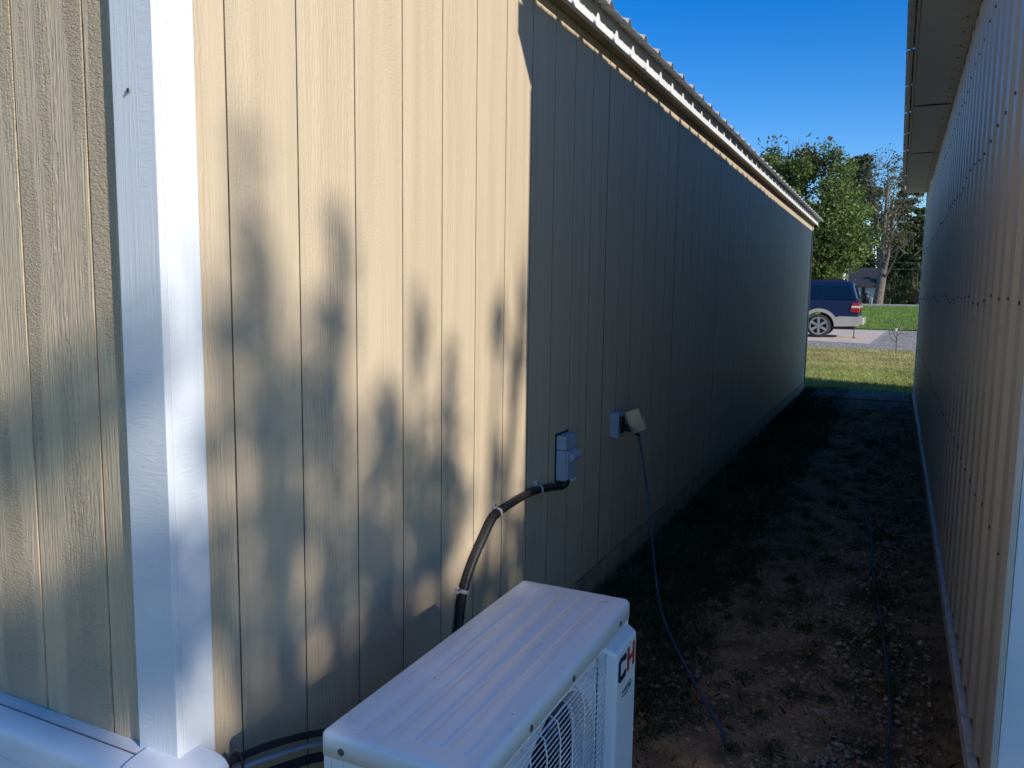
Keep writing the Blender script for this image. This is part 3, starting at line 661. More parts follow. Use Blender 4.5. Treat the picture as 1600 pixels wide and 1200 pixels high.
c2 = [(1.14, 9.05), (1.111, 8.37), (1.12, 8.0), (1.097, 7.73), (1.009, 6.9), (1.005, 6.5), (1.063, 5.52), (1.129, 4.81), (1.154, 4.24), (1.201, 3.58), (1.232, 3.09), (1.245, 2.75), (1.239, 2.47), (1.26, 2.1), (1.22, 1.7)]
tag(MB().tube(spline([(x, y, .034 + .006 * math.sin(i * 2.1)) for i, (x, y) in enumerate(c2)], 8), .0065, 8).obj('ground_cable', M_BLACKCORD, None, True),
    'dark cable snaking along the sandy alley floor', 'cable')
# slabs at the alley mouth
tag(bevel(MB().box(.18, 1.40, 11.55, 12.62, .0, .032).obj('stepping_slab', M_SLAB), .008), 'flat grey slab at the alley mouth, nearer the lawn', 'slab', 'grey slabs at the alley mouth')
tag(bevel(MB().box(.30, 1.40, 10.55, 11.52, -.01, .022).obj('stepping_slab', M_SLAB), .008), 'flat grey slab at the alley mouth, farther from the lawn', 'slab', 'grey slabs at the alley mouth')
# fly on the corner board
fp_ = at(201, 142, 1.0115)
fly = empty('fly', fp_, 'tiny dark fly sitting on the white corner board', 'insect')
Mf = Matrix.Translation(fp_ + Vector((0, -.0022, 0))) @ Matrix.Rotation(.5, 4, 'Y')
fb = MB().tube([Mf @ Vector((0, 0, z)) for z in (-.0048, -.004, -.001, .0005, .0025, .004, .0048)], [.0004, .0016, .0021, .0014, .0020, .0014, .0005], 8).obj('body', M_FLY, fly, True)
for sx in (-1, 1):
    mk('wing', [Mf @ Vector(p) for p in ((.0005*sx, -.002, .001), (.004*sx, -.0015, -.005), (.002*sx, -.0015, -.0062), (.0003*sx, -.002, -.004))], [(0, 1, 2, 3)], M_FLYW, fly)
    for k2 in (-1, 0, 1): MB().tube([Mf @ Vector((.001*sx, 0, .001*k2)), Mf @ Vector((.0035*sx, -.0005, .002*k2)), Mf @ Vector((.005*sx, .002, .003*k2))], .00025, 4).obj('leg', M_FLY, fly)
# ------------------------------------------------------------------ sport utility vehicle
CX, CY = -1.205, 29.0            # rear wheel centre x, near side plane
suv = empty('parked_car', (CX - 1.5, CY + 1, 0), 'dark blue sport utility vehicle with beige lower cladding parked on concrete', 'car')
XR, XF = CX + 1.30, CX - 3.02 - .95; WH = .395; GZ = .016
def arch(cx, z0, r, n=14): return [(cx - math.sqrt(max(r*r - (z0-WH)**2, 0)) * 0 + r * math.cos(a), WH + r * math.sin(a)) for a in np.linspace(math.pi, 0, n)]
low = [(XF + .05, .40), (CX - 3.02 - .47, .40)] + arch(CX - 3.02, .4, .47) + [(CX - 3.02 + .47, .36), (CX - .49, .36)] + arch(CX, .4, .49) + [(CX + .49, .40), (XR - .05, .43), (XR, .50), (XR + .0, .68), (XR - .04, .74), (CX + .64, .745)]
def flare(cx, r): return [(cx + r * math.cos(a), WH + r * math.sin(a)) for a in np.linspace(math.radians(32), math.radians(148), 14)]
low += flare(CX, .60) + [(CX - .62, .74), (CX - 3.02 + .62, .74)] + flare(CX - 3.02, .60) + [(CX - 3.02 - .66, .74), (XF, .74), (XF, .5)]
bevel(MB().prism(low, CY, CY + 2.0).obj('lower_cladding', M_CLAD, suv), .02)
mid = [(XF + .05, .60), (CX - 3.02 - .55, .60)] + [(CX - 3.02 + .55 * math.cos(a), WH + .55 * math.sin(a)) for a in np.linspace(math.pi - .35, .35, 12)] + [(CX - .55, .60)] + [(CX + .55 * math.cos(a), WH + .55 * math.sin(a)) for a in np.linspace(math.pi - .35, .35, 12)] + [(XR - .10, .60), (XR - .06, .9), (XR - .07, 1.24), (XR - .12, 1.30), (XF + 1.55, 1.30), (XF + 1.35, 1.22), (XF + .25, 1.10), (XF + .04, .95)]
bevel(MB().prism(mid, CY + .025, CY + 1.975).obj('body', M_BLUE, suv), .04, 3)
gh = MB(); B = [(XF + 1.45, 1.29), (XR - .10, 1.29)]; T = [(XF + 2.25, 1.90), (XR - .36, 1.90)]
V = []
for (xa, xb, z, ins) in ((B[0][0], B[1][0], 1.29, .05), (T[0][0] - .02, XR - .26, 1.80, .14), (T[0][0] + .12, XR - .36, 1.90, .22), (T[0][0] + .5, XR - .7, 1.935, .42)):
    V += [(xa, CY + ins, z), (xb, CY + ins, z), (xb, CY + 2 - ins, z), (xa, CY + 2 - ins, z)]
F = [(a*4+j, a*4+(j+1)%4, a*4+4+(j+1)%4, a*4+4+j) for a in range(3) for j in range(4)] + [(12, 13, 14, 15), (3, 2, 1, 0)]
gh.add(V, F); bevel(gh.obj('cabin', M_BLUE, suv), .06, 3)
def side_glass(xa, xb, xa2, xb2, name='window', mat=M_GLASS, za=1.325, zb=1.775, proud=.006):
    for sgn in (0, 1):
        def yy(z): i_ = .05 + (z - 1.29) / .51 * .09; return CY + i_ - proud if sgn == 0 else CY + 2 - i_ + proud
        q = [(xa, yy(za), za), (xb, yy(za), za), (xb2, yy(zb), zb), (xa2, yy(zb), zb)]
        d = .02 if sgn == 0 else -.02
        mk(name, q + [(x, y_ + d, z) for x, y_, z in q], [(0,1,2,3), (7,6,5,4), (0,4,5,1), (1,5,6,2), (2,6,7,3), (3,7,4,0)], mat, suv)
side_glass(CX + .12, XR - .20, CX + .12, XR - .38); side_glass(CX - .95, CX + .09, CX - .95, CX + .09); side_glass(CX - 2.15, CX - 1.05, CX - 1.85, CX - 1.05)
rg = [(XR - .115, CY + .22, 1.33), (XR - .115, CY + 1.78, 1.33), (XR - .25, CY + 1.70, 1.78), (XR - .25, CY + .30, 1.78)]
mk('rear_window', [(x + .012, y, z) for x, y, z in rg] + [(x - .02, y, z) for x, y, z in rg], [(0,1,2,3), (7,6,5,4), (0,4,5,1), (1,5,6,2), (2,6,7,3), (3,7,4,0)], M_GLASS, suv)
for yy in (CY - .008, CY + 1.80):
    lam = bevel(MB().prism([(XR - .34, .90), (XR - .045, .88), (XR - .05, 1.20), (XR - .28, 1.20)], yy, yy + .21).obj('tail_lamp', M_LAMP, suv), .015)
    bevel(MB().prism([(XR - .315, 1.03), (XR - .036, 1.03), (XR - .036, 1.10), (XR - .295, 1.10)], yy - .006, yy + .2).obj('reverse_lens', M_LAMPW, lam), .01)
bevel(MB().box(XR - .03, XR + .10, CY + .03, CY + 1.97, .46, .72).obj('rear_bumper', M_CLAD, suv), .05, 3)
MB().box(XR - .045, XR - .03, CY + .7, CY + 1.3, .78, .98).obj('tailgate_recess', M_BLACKP, suv)
for yy in (CY + .25, CY + 1.70): bevel(MB().box(CX - 1.9, XR - .6, yy, yy + .05, 1.945, 1.985).obj('roof_rail', M_BLACKP, suv), .012)
bevel(MB().box(CX + .55, CX + .78, CY + .8, CY + 1.0, 1.915, 1.97).obj('roof_antenna', M_BLACKP, suv), .02)
MB().box(XF + .2, XR - .2, CY + .35, CY + 1.65, .30, .59).obj('underbody', M_BLACKP, suv)
for hy in (CX - 1.75, CX - .75):
    bevel(MB().box(hy, hy + .2, CY - .008, CY + .024, 1.10, 1.14).obj('door_handle', M_BLUE, suv), .01)
def wheel(cx, y, sgn):
    prof = [(.30, 0.), (.36, 0), (.392, .03), (.395, .13), (.392, .23), (.36, .26), (.26, .26)]
    V = []; F = []; N = 28
    for r_, d in prof: V += [(cx + r_ * math.cos(2*math.pi*j/N), y + sgn * d, WH + GZ + r_ * math.sin(2*math.pi*j/N)) for j in range(N)]
    for a in range(len(prof) - 1):
        for j in range(N): F.append((a*N+j, a*N+(j+1)%N, (a+1)*N+(j+1)%N, (a+1)*N+j))
    wo = mk('wheel', V, F, M_TYRE, suv, smooth=True)
    MB().disc((cx, y + sgn * .12, WH + GZ), (0, sgn, 0), .29, .02, 24).obj('brake_disc', M_BLACKP, wo)
    rim = MB(); V = []; F = []
    for r_, d in ((.305, .004), (.262, .004), (.255, .05)): V += [(cx + r_ * math.cos(2*math.pi*j/N), y + sgn * d, WH + GZ + r_ * math.sin(2*math.pi*j/N)) for j in range(N)]
    for a in range(2):
        for j in range(N): F.append((a*N+j, a*N+(j+1)%N, (a+1)*N+(j+1)%N, (a+1)*N+j))
    rim.add(V, F); rim.disc((cx, y + sgn * .012, WH + GZ), (0, sgn, 0), .085, .05, 16)
    ro = rim.obj('rim', M_RIM, wo)
    for k2 in range(6):
        a = k2 * math.pi / 3 + .5; Mr = Matrix.Translation((cx, y + sgn * .012, WH + GZ)) @ Matrix.Rotation(a, 4, 'Y')
        q = [Mr @ Vector(p) for p in ((.07, 0, -.036), (.27, 0, -.047), (.27, 0, .047), (.07, 0, .036), (.07, sgn*.04, -.036), (.27, sgn*.04, -.047), (.27, sgn*.04, .047), (.07, sgn*.04, .036))]
        mk('spoke', q, [(0,1,2,3), (7,6,5,4), (0,4,5,1), (1,5,6,2), (2,6,7,3), (3,7,4,0)], M_RIM, wo)
for cx in (CX, CX - 3.02): wheel(cx, CY + .02, 1); wheel(cx, CY + 1.98, -1)
js = empty('jack_stand', (XR - .19, CY + .3, GZ), 'thin rusty prop standing under the blue car rear bumper', 'stand')
MB().tube([(XR - .19, CY + .3, .03), (XR - .19, CY + .3, .50)], .018, 8).obj('post', M_RUST, js); MB().tube([(XR - .19, CY + .3, GZ + .001), (XR - .19, CY + .3, .05)], [.075, .03], 10).obj('base', M_RUST, js)
# ------------------------------------------------------------------ foliage helpers
def leaves(pts, size, mat, name, parent, aspect=.6, jit=.5, upbias=.25):
    """one quad-like leaf (two triangles folded) per point"""
    pts = np.asarray(pts); n = len(pts); s = size * (1 + jit * (RNG.random(n) - .5) * 2)
    d = RNG.normal(size=(n, 3)); d /= np.linalg.norm(d, axis=1)[:, None]
    e = RNG.normal(size=(n, 3)); e[:, 2] += upbias; e = e - d * (e * d).sum(1)[:, None]; e /= np.linalg.norm(e, axis=1)[:, None]
    f = np.cross(d, e)
    a = pts - d * s[:, None] * .5; b = pts + e * s[:, None] * aspect * .5 + f * s[:, None] * .12; c = pts + d * s[:, None] * .5; g = pts - e * s[:, None] * aspect * .5 + f * s[:, None] * .12
    V = np.stack([a, b, c, g], 1).reshape(-1, 3); cen = (V.min(0) + V.max(0)) / 2
    me = bpy.data.meshes.new(name); me.vertices.add(4 * n); me.vertices.foreach_set('co', (V - cen).ravel())
    me.loops.add(4 * n); me.loops.foreach_set('vertex_index', np.arange(4 * n)); me.polygons.add(n)
    me.polygons.foreach_set('loop_start', np.arange(n) * 4); me.polygons.foreach_set('loop_total', np.full(n, 4)); me.update(calc_edges=True); me.validate()
    me.materials.append(mat); o = bpy.data.objects.new(name, me); COL.objects.link(o); o.location = cen
    if parent is not None: attach(o, parent)
    return o
def blob(c, r, n, shell=.55):
    c = np.array(c); r = np.array(r if hasattr(r, '__len__') else (r, r, r)); d = RNG.normal(size=(n, 3)); d /= np.linalg.norm(d, axis=1)[:, None]
    k_ = shell + (1 - shell) * RNG.random(n) ** .6; k_ *= (1 + .18 * RNG.normal(size=n)); return c + d * r * k_[:, None]
def crown_pts(c, r, nclump, per, cr, low=-1., tip=1.):
    out = []
    for _ in range(nclump):
        d = RNG.normal(size=3); d /= np.linalg.norm(d); d[2] = max(d[2], low)
        k_ = .45 + .55 * RNG.random() ** .5; q = np.array(c) + d * np.array(r) * k_
        rc = cr * (.6 + .8 * RNG.random()); out.append(blob(q, (rc, rc, rc * .75), int(per * (.6 + .8 * RNG.random()))))
    return np.concatenate(out)
def branchy(base, top, r0, nb, spread, mat, parent, lo=.35, name='trunk', up=.6):
    b = MB(); base = Vector(base); top = Vector(top); H_ = (top - base).length
    mids = [base.lerp(top, t) + Vector((random.uniform(-1, 1), random.uniform(-1, 1), 0)) * .03 * H_ * t for t in (0, .03, .2, .4, .6, .8, 1)]
    b.tube(spline(mids, 3), [r0 * 1.35] + [max(r0 * (1 - .92 * i / 18), .012) for i in range(18)], 8)
    for _ in range(nb):
        t = random.uniform(lo, .95); p = base.lerp(top, t); a = random.uniform(0, 2*math.pi); L_ = spread * (1.15 - t) * random.uniform(.7, 1.2)
        q = p + Vector((math.cos(a), math.sin(a), up)) * L_; mm_ = p.lerp(q, .5) + Vector((0, 0, -.06 * L_))
        rb = r0 * (1 - .9 * t) * .55; b.tube(spline([p, mm_, q], 3), [max(rb * (1 - i / 7), .008) for i in range(7)], 6)
    return b.obj(name, mat, parent, True)
# ------------------------------------------------------------------ background trees
mp = empty('maple_tree', at(1270, 455, 48) * 1, 'broad green maple with browning top above the blue car', 'tree')
mb_ = at(1275, 470, 48); mp.location = (mb_.x, 48, gnd(48))
branchy((mb_.x + .5, 48, gnd(48)), (mb_.x - .2, 48, 8.8), .24, 26, 3.2, M_BARKD, mp, .2)
cc = at(1262, 350, 48); mc = crown_pts((cc.x, 48, 5.6), (3.0, 3.0, 3.9), 170, 210, .72, -.85)
cc2 = at(1290, 400, 48); mc = np.concatenate([mc, crown_pts((cc2.x, 47.5, 4.2), (2.3, 2.4, 2.3), 80, 190, .6, -.9), crown_pts((at(1205, 290, 48).x, 48.5, 7.0), (1.7, 1.8, 2.6), 50, 190, .6)])
leaves(mc, .165, M_MAPLE, 'crown', mp)
tp = [];
for px, py in ((1265, 240), (1240, 250), (1290, 255), (1205, 245), (1225, 262), (1315, 285), (1195, 262), (1255, 232), (1280, 246)):
    q = at(px, py, 48); tp.append(blob((q.x, 48, q.z - .3), (.7, .8, .5), 170, .2))
for _ in range(60):
    px = random.uniform(1185, 1310); q = at(px, random.uniform(212, 245) + .0035 * (px - 1250) ** 2 * .35, 48); tp.append(blob((q.x, 48 + random.uniform(-.5, .5), q.z), .12, 3, .1))
leaves(np.concatenate(tp), .17, M_MAPLETOP, 'top_leaves', mp)
tw = MB()
for _ in range(40):
    px = random.uniform(1185, 1312); q = at(px, random.uniform(212, 240) + .0012 * (px - 1250) ** 2, 48); q2 = q - Vector((random.uniform(-.25, .25), random.uniform(-.2, .2), random.uniform(.9, 1.7))); tw.tube([q2, q2.lerp(q, .6) + Vector((.05, 0, 0)), q], [.018, .012, .006], 4)
tw.obj('twigs', M_BARKD, mp)
# tall half-bare multi-stem tree
DB = 76.
bt = empty('bare_tree', (at(1374, 470, DB).x, DB, gnd(DB)), 'tall half-bare tree with pale forked trunk beside the white house', 'tree')
b = MB()
def limb(pts, r0, r1, dy=0, Y=DB):
    P = []
    for i, (px, py) in enumerate(pts):
        P.append(at(px, py, Y + dy * i / max(1, len(pts) - 1)))
    P = spline(P, 4); k_ = len(P); b.tube(P, [r0 + (r1 - r0) * i / (k_ - 1) for i in range(k_)], 7)
base = [(1371, 478), (1372, 468), (1376, 445), (1379, 425), (1381, 405)]
limb(base, .46, .30)
for i, (pts, r0, dy) in enumerate([([(1377, 440), (1374, 405), (1371, 360), (1368, 320), (1366, 290), (1370, 262)], .26, 1.5), ([(1379, 425), (1378, 395), (1382, 350), (1386, 310), (1388, 280), (1386, 258)], .24, -1.2),
    ([(1381, 415), (1385, 380), (1388, 345), (1391, 325), (1395, 300)], .2, 2), ([(1380, 428), (1387, 400), (1391, 372), (1400, 350), (1412, 338)], .2, -2), ([(1391, 372), (1396, 342), (1402, 325), (1412, 316), (1428, 307)], .15, -1),
    ([(1385, 400), (1400, 390), (1415, 380), (1432, 366)], .14, -1), ([(1374, 420), (1366, 405), (1360, 390), (1352, 383)], .14, 1), ([(1368, 330), (1360, 318), (1350, 312), (1338, 310)], .1, 1), ([(1366, 300), (1360, 285), (1352, 275)], .08, .5),
    ([(1382, 350), (1392, 330), (1396, 310), (1398, 285)], .1, 1), ([(1371, 360), (1362, 345), (1350, 338), (1340, 332)], .1, -1), ([(1388, 300), (1396, 288), (1404, 280), (1412, 278)], .07, 1), ([(1379, 440), (1390, 420), (1398, 405), (1404, 392)], .1, -2)]):
    limb(pts, r0, .025, dy)
tips = []
for _ in range(150):
    px = random.gauss(1385, 22); py = random.uniform(255, 415); q = at(px, py, DB + random.uniform(-2.5, 2.5)); a = random.uniform(-1.2, 1.2)
    q2 = q + Vector((math.sin(a) * 1.3, random.uniform(-.6, .6), abs(math.cos(a)) * 1.3)); b.tube([q, q.lerp(q2, .5) + Vector((.08, 0, .05)), q2], [.035, .022, .010], 4); tips.append(q2)
b.obj('trunk', M_BARK, bt, True)
lf = [blob(q, .5, 16, .1) for q in tips if random.random() < .75]
for px, py, r_ in ((1400, 272, 1.5), (1410, 285, 1.4), (1390, 300, 1.2), (1400, 330, 1.6), (1360, 300, 1.4), (1375, 330, 1.3), (1425, 345, 1.5), (1395, 365, 1.2)):
    q = at(px, py, DB + random.uniform(-1, 2)); lf.append(blob(q, r_, 150, .2))
leaves(np.concatenate(lf), .19, M_SPARSE, 'crown', bt)
def conifer(px, pyt, Y, wpx, label, mat=M_PINE, n=2600, flat=.5, name='pine_tree', z0=.35, size=.26, levels=11):
    t = at(px, pyt, Y); t0 = empty(name, (t.x, Y, gnd(Y)), label, 'tree', 'trees behind the far road'); H_ = t.z - gnd(Y)
    branchy((t.x, Y, gnd(Y)), (t.x, Y, t.z - .3), .25, 16, wpx * .03, M_BARKD, t0, .4, up=.15)
    rad = abs(at(px + wpx, 400, Y).x - t.x); out = []
    for i in range(levels):
        f_ = i / (levels - 1); z = gnd(Y) + H_ * (z0 + (1 - z0) * f_); rr_ = rad * (1 - f_ ** 1.6 * .8)
        for _ in range(7):
            a = random.uniform(0, 2*math.pi); k_ = random.uniform(.3, 1) * rr_; rc = rad * random.uniform(.22, .4)
            out.append(blob((t.x + math.cos(a) * k_, Y + math.sin(a) * k_, z - .25 * k_ * .3), (rc, rc, rc * flat), int(n * 2.2) // (levels * 7), .2))
    leaves(np.concatenate(out), size * 1.25, mat, 'crown', t0)
conifer(1346, 250, 92, 38, 'tall dark pine crown rising behind the half-bare tree', n=5200, z0=.45)
conifer(1424, 262, 94, 26, 'tall pine at the metal building eave, right of the half-bare tree', n=3600, z0=.4)
conifer(1318, 330, 96, 30, 'dark pine filling behind the maple right edge', n=3600, z0=.15)
conifer(1415, 355, 88, 30, 'dense dark evergreen behind the half-bare trunk right side', M_DKGREEN, 5600, .7, 'evergreen_tree', .02, .24)
conifer(1395, 392, 98, 26, 'low dark evergreen directly behind the pale forked trunk', M_DKGREEN, 4200, .7, 'evergreen_tree', .02, .24)
conifer(1440, 330, 84, 20, 'dark evergreen standing nearest the metal building wall', M_DKGREEN, 5000, .7, 'evergreen_tree', .02, .24)
conifer(1350, 375, 97, 26, 'dark evergreen rising behind the white house roof', M_DKGREEN, 4200, .7, 'evergreen_tree', .05, .24)
conifer(1290, 380, 93, 30, 'dark evergreen hidden behind the maple crown', M_DKGREEN, 3000, .7, 'evergreen_tree', .05, .26)
conifer(1480, 300, 90, 34, 'tall evergreen standing beyond the metal building wall', M_DKGREEN, 3600, .7, 'evergreen_tree', .05, .26)
conifer(1220, 320, 95, 40, 'tall evergreen standing beyond the tan shed far corner', M_DKGREEN, 3600, .7, 'evergreen_tree', .05, .26)
n = 30000; fx = RNG.uniform(-34, 22, n); fz = .8 + RNG.random(n) * (6.2 + 1.5 * np.sin(fx * .9) + 1.2 * np.sin(fx * 2.3 + 1)); fy = 108 + RNG.normal(size=n) * 2.5
tag(leaves(np.stack([fx, fy, fz], 1), .62, M_DKGREEN, 'far_wood', None), 'dark wood closing the view far behind the trees', 'wood', kind='stuff')
def shrub(px, py, Y, rx, rz, label, mat=M_SHRUB, n=1800):
    q = at(px, py, Y); t0 = empty('shrub', (q.x, Y, gnd(Y)), label, 'shrub', 'shrubs beyond the road'); r_ = abs(at(px + rx, py, Y).x - q.x)
    st = MB()
    for _ in range(9):
        a = random.uniform(0, 6.28); st.tube([(q.x, Y, gnd(Y)), (q.x + math.cos(a) * r_ * .4, Y + math.sin(a) * r_ * .4, gnd(Y) + rz * .6), (q.x + math.cos(a) * r_ * .8, Y + math.sin(a) * r_ * .8, gnd(Y) + rz * 1.3)], [.05, .03, .01], 5)
    st.obj('stems', M_BARKD, t0); leaves(crown_pts((q.x, Y, gnd(Y) + rz * .75), (r_, r_, rz * .8), 26, n // 26, r_ * .35, -.7), .16, mat, 'crown', t0)
shrub(1412, 450, 73, 20, 1.9, 'rounded olive green shrub right of the pale forked trunk')
shrub(1434, 450, 72, 14, 2.2, 'tall twiggy shrub against the metal building corner', M_SPARSE)
shrub(1392, 440, 80, 14, 2.4, 'dark low shrub in shade behind the forked trunk', M_DKGREEN)
# white house behind the car
hp = at(1345, 475, 80); hs_ = empty('white_house', (hp.x, 82, gnd(80)), 'small white house with dark steep roof behind the car', 'house')
a0, a1 = at(1318, 470, 80).x, at(1369, 470, 80).x; ez = at(1345, 447, 80).z; rz_ = at(1345, 417, 80).z
bevel(MB().box(a0 - 4, a1 - .12, 80, 85, gnd(80), ez).obj('wall', M_HWALL, hs_), .01)
MB().add([(a0 - 4.2, 79.7, ez), (a1 + .05, 79.7, ez), (a1 - .05, 82.5, rz_), (a0 - 4.2, 82.5, rz_), (a1 + .05, 85.3, ez), (a0 - 4.2, 85.3, ez), (a0 - 4.2, 79.7, ez - .12), (a1 + .05, 79.7, ez - .12), (a1 + .05, 85.3, ez - .12), (a0 - 4.2, 85.3, ez - .12)],
         [(0, 1, 2, 3), (2, 4, 5, 3), (1, 7, 8, 4, 2), (0, 3, 5, 9, 6), (0, 6, 7, 1), (4, 8, 9, 5), (6, 9, 8, 7)]).obj('roof', M_HROOF, hs_)
dx0, dx1 = at(1346, 460, 80).x, at(1351, 460, 80).x
MB().box(dx0, dx1, 79.95, 79.998, gnd(80) + .1, ez - .13).obj('door', M_BLACKP, hs_)
MB().box(at(1330, 460, 80).x, at(1340, 460, 80).x, 79.95, 79.998, gnd(80) + .9, ez - .4).obj('window', M_GLASS, hs_)
bp = at(1353, 470, 78); tag(MB().tube([(bp.x, 78, gnd(78)), (bp.x, 78, gnd(78) + .6), (bp.x, 78, gnd(78) + .95), (bp.x, 78, gnd(78) + 1.02)], [.24, .30, .27, .05], 12).obj('covered_grill', M_BLACKP, None, True), 'dark covered grill standing before the white house', 'grill')
bp = at(1365, 471, 78); tag(bevel(MB().box(bp.x - .2, bp.x + .2, 77.8, 78.2, gnd(78), gnd(78) + .62).obj('utility_cabinet', M_STRAP), .03), 'small cream cabinet between white house and forked trunk', 'cabinet')
# utility pole in the maple with its wires
pp = at(1322, 430, 58); up = empty('utility_pole', (pp.x, 58, gnd(58)), 'wooden utility pole partly hidden behind the maple', 'pole')
MB().tube([(pp.x, 58, gnd(58)), (pp.x, 58, 9.0)], [.16, .12], 10).obj('post', M_POLE, up)
q = at(1337, 354, 58); bevel(MB().box(q.x - .16, q.x + .16, 57.9, 58.2, q.z - .32, q.z + .3).obj('transformer_can', M_FASC, up), .04)
q = at(1338, 338, 58); bevel(MB().box(q.x - .2, q.x + .14, 57.9, 58.1, q.z - .12, q.z + .12).obj('insulator', M_FASC, up), .04)
MB().box(pp.x - .1, at(1341, 350, 58).x, 58.0, 58.12, q.z - .45, q.z - .35).obj('cross_arm', M_POLE, up)
q = at(1318, 434, 57); tag(MB().tube([(q.x, 57, gnd(57)), (q.x, 57, q.z + .6)], .11, 10).obj('sign_post', M_FASC), 'white post standing next to the utility pole behind the car', 'post')
for i, (py, lab) in enumerate(((312, 'topmost thin power line crossing the maple crown'), (321.5, 'second power line from the top crossing the maple crown'), (364, 'third power line from the top crossing the trees'), (411, 'fourth power line crossing low before the pale forked trunk'), (421, 'lowest power line crossing just above the white house'))):
    a, b_ = at(900, py - 4, 58), at(1700, py + 2, 58); P = [a.lerp(b_, t) + Vector((0, 0, 1.2 * (t - .62) ** 2 - .0)) for t in np.linspace(0, 1, 25)]
    tag(MB().tube(P, .010, 5).obj('power_line', M_WIRE), lab, 'wire', 'power lines across the trees')
# sapling
sp_ = at(1401, 556, 22); sap = empty('sapling', (sp_.x, 22, 0), 'thin leafless sapling with white tag at gravel edge', 'sapling')
b = MB(); 
def sl(pts, r0): 
    P = spline([at(px, py, 22) for px, py in pts], 3); b.tube(P, [r0 * (1 - .8 * i / (len(P) - 1)) for i in range(len(P))], 5)
sl([(1400, 560), (1401, 535), (1402, 515), (1403, 502)], .022)
for pts in ([(1401, 530), (1394, 515), (1390, 505), (1389, 497)], [(1402, 518), (1408, 508), (1411, 500), (1411, 493)], [(1401, 535), (1392, 528), (1388, 515)], [(1402, 512), (1398, 503), (1396, 494)], [(1402, 524), (1410, 517), (1414, 506)]): sl(pts, .012)
b.obj('trunk', M_BARK, sap, True)
q = at(1401.5, 515, 21.97); bevel(MB().box(q.x - .035, q.x + .01, 21.94, 21.955, q.z - .045, q.z + .03).obj('tag', M_FASC, sap), .005)
# ------------------------------------------------------------------ ground cover (stuff)
def pebbles(n):
    ico = bmesh.new(); bmesh.ops.create_icosphere(ico, subdivisions=1, radius=1); iv = np.array([v.co[:] for v in ico.verts]); fi = np.array([[v.index for v in f.verts] for f in ico.faces]); ico.free()
    VV = []; FF = []
    for k_ in range(n):
        u = RNG.random() ** 1.4; y_ = 1.95 + 7.2 * u; g_ = RNG.normal()
        x_ = 1.03 + .13 * g_ if RNG.random() < .62 else RNG.uniform(.42, 1.38)
        if x_ < .35 or x_ > 1.42: continue
        r_ = .0024 + .0088 * RNG.random() ** 3.2; sc = r_ * (1 + .35 * RNG.normal(size=3)).clip(.5, 1.6); sc[2] *= .7; a = RNG.random() * 6.28
        v = iv * sc * (1 + .12 * RNG.normal(size=(12 if len(iv) == 12 else len(iv), 1))); v = np.stack([v[:, 0]*math.cos(a) - v[:, 1]*math.sin(a), v[:, 0]*math.sin(a) + v[:, 1]*math.cos(a), v[:, 2]], 1) + (x_, y_, .024 + r_ * .3)
        FF.append(fi + len(iv) * len(VV)); VV.append(v)
    o = mk('pebbles', np.concatenate(VV), np.concatenate(FF).tolist(), M_PEB, None, True)
    return tag(o, 'scattered rounded pebbles on the alley floor', 'gravel', kind='stuff')
pebbles(16000)
def grass(name, pts, h, wd, mat, label, lean=.5):
    pts = np.asarray(pts); n = len(pts); a = RNG.random(n) * 6.28; hh = h * (.5 + RNG.random(n)); l = RNG.normal(size=(n, 2)) * lean * hh[:, None]
    dx = np.stack([np.cos(a), np.sin(a), np.zeros(n)], 1) * wd; tip = pts + np.concatenate([l, hh[:, None]], 1); md = pts + np.concatenate([l * .35, hh[:, None] * .6], 1)
    V = np.stack([pts - dx, pts + dx, md + dx * .7, tip, md - dx * .7], 1).reshape(-1, 3)
    me = bpy.data.meshes.new(name); me.vertices.add(5*n); me.vertices.foreach_set('co', V.ravel()); me.loops.add(5*n); me.loops.foreach_set('vertex_index', np.arange(5*n)); me.polygons.add(n)
    me.polygons.foreach_set('loop_start', np.arange(n)*5); me.polygons.foreach_set('loop_total', np.full(n, 5)); me.update(calc_edges=True); me.materials.append(mat)
    o = bpy.data.objects.new(name, me); COL.objects.link(o); return tag(o, label, 'grass', kind='stuff')
g = []
for _ in range(2300):
    y_ = 1.9 + 10.8 * RNG.random() ** 1.2; x_ = RNG.uniform(.03, .60) if RNG.random() < .86 else RNG.uniform(.6, 1.42)
    g.append(np.stack([x_ + .05 * RNG.normal(size=26), y_ + .07 * RNG.normal(size=26), np.full(26, .008)], 1))
g = np.concatenate(g); g = g[(g[:, 0] > .02) & (g[:, 0] < 1.43)]
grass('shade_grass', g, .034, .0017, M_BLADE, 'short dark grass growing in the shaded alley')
n = 45000; y_ = 16.0 + 7.2 * RNG.random(n); x_ = RNG.uniform(-1, 1, n) * (2.2 + .05 * (y_ - 12)) + .9 - .12 * (y_ - 12)
grass('dry_grass', np.stack([x_, y_, np.zeros(n)], 1), .040, .005, islandmat('dry_grass_blades', [(.42, .40, .13), (.62, .47, .24), (.54, .45, .20), (.34, .42, .10), (.66, .52, .28)], .6, .3), 'short yellowed grass beside the gravel driveway')
n = 45000; y_ = 12.7 + 4.6 * RNG.random(n) ** 1.2; x_ = RNG.uniform(-1, 1, n) * 2.3 + .9 - .12 * (y_ - 12)
grass('lawn_grass', np.stack([x_, y_, np.zeros(n)], 1), .050, .004, M_BLADE2, 'bright green grass just beyond the alley mouth')
n = 40000; y_ = 38 + 22 * RNG.random(n) ** 1.3; x_ = RNG.uniform(-5, 4, n)
gz_ = np.array([gnd(v) for v in y_]) + .03
grass('lawn_grass', np.stack([x_, y_, gz_], 1), .06, .012, M_BLADE3, 'short green grass on the far lawn')
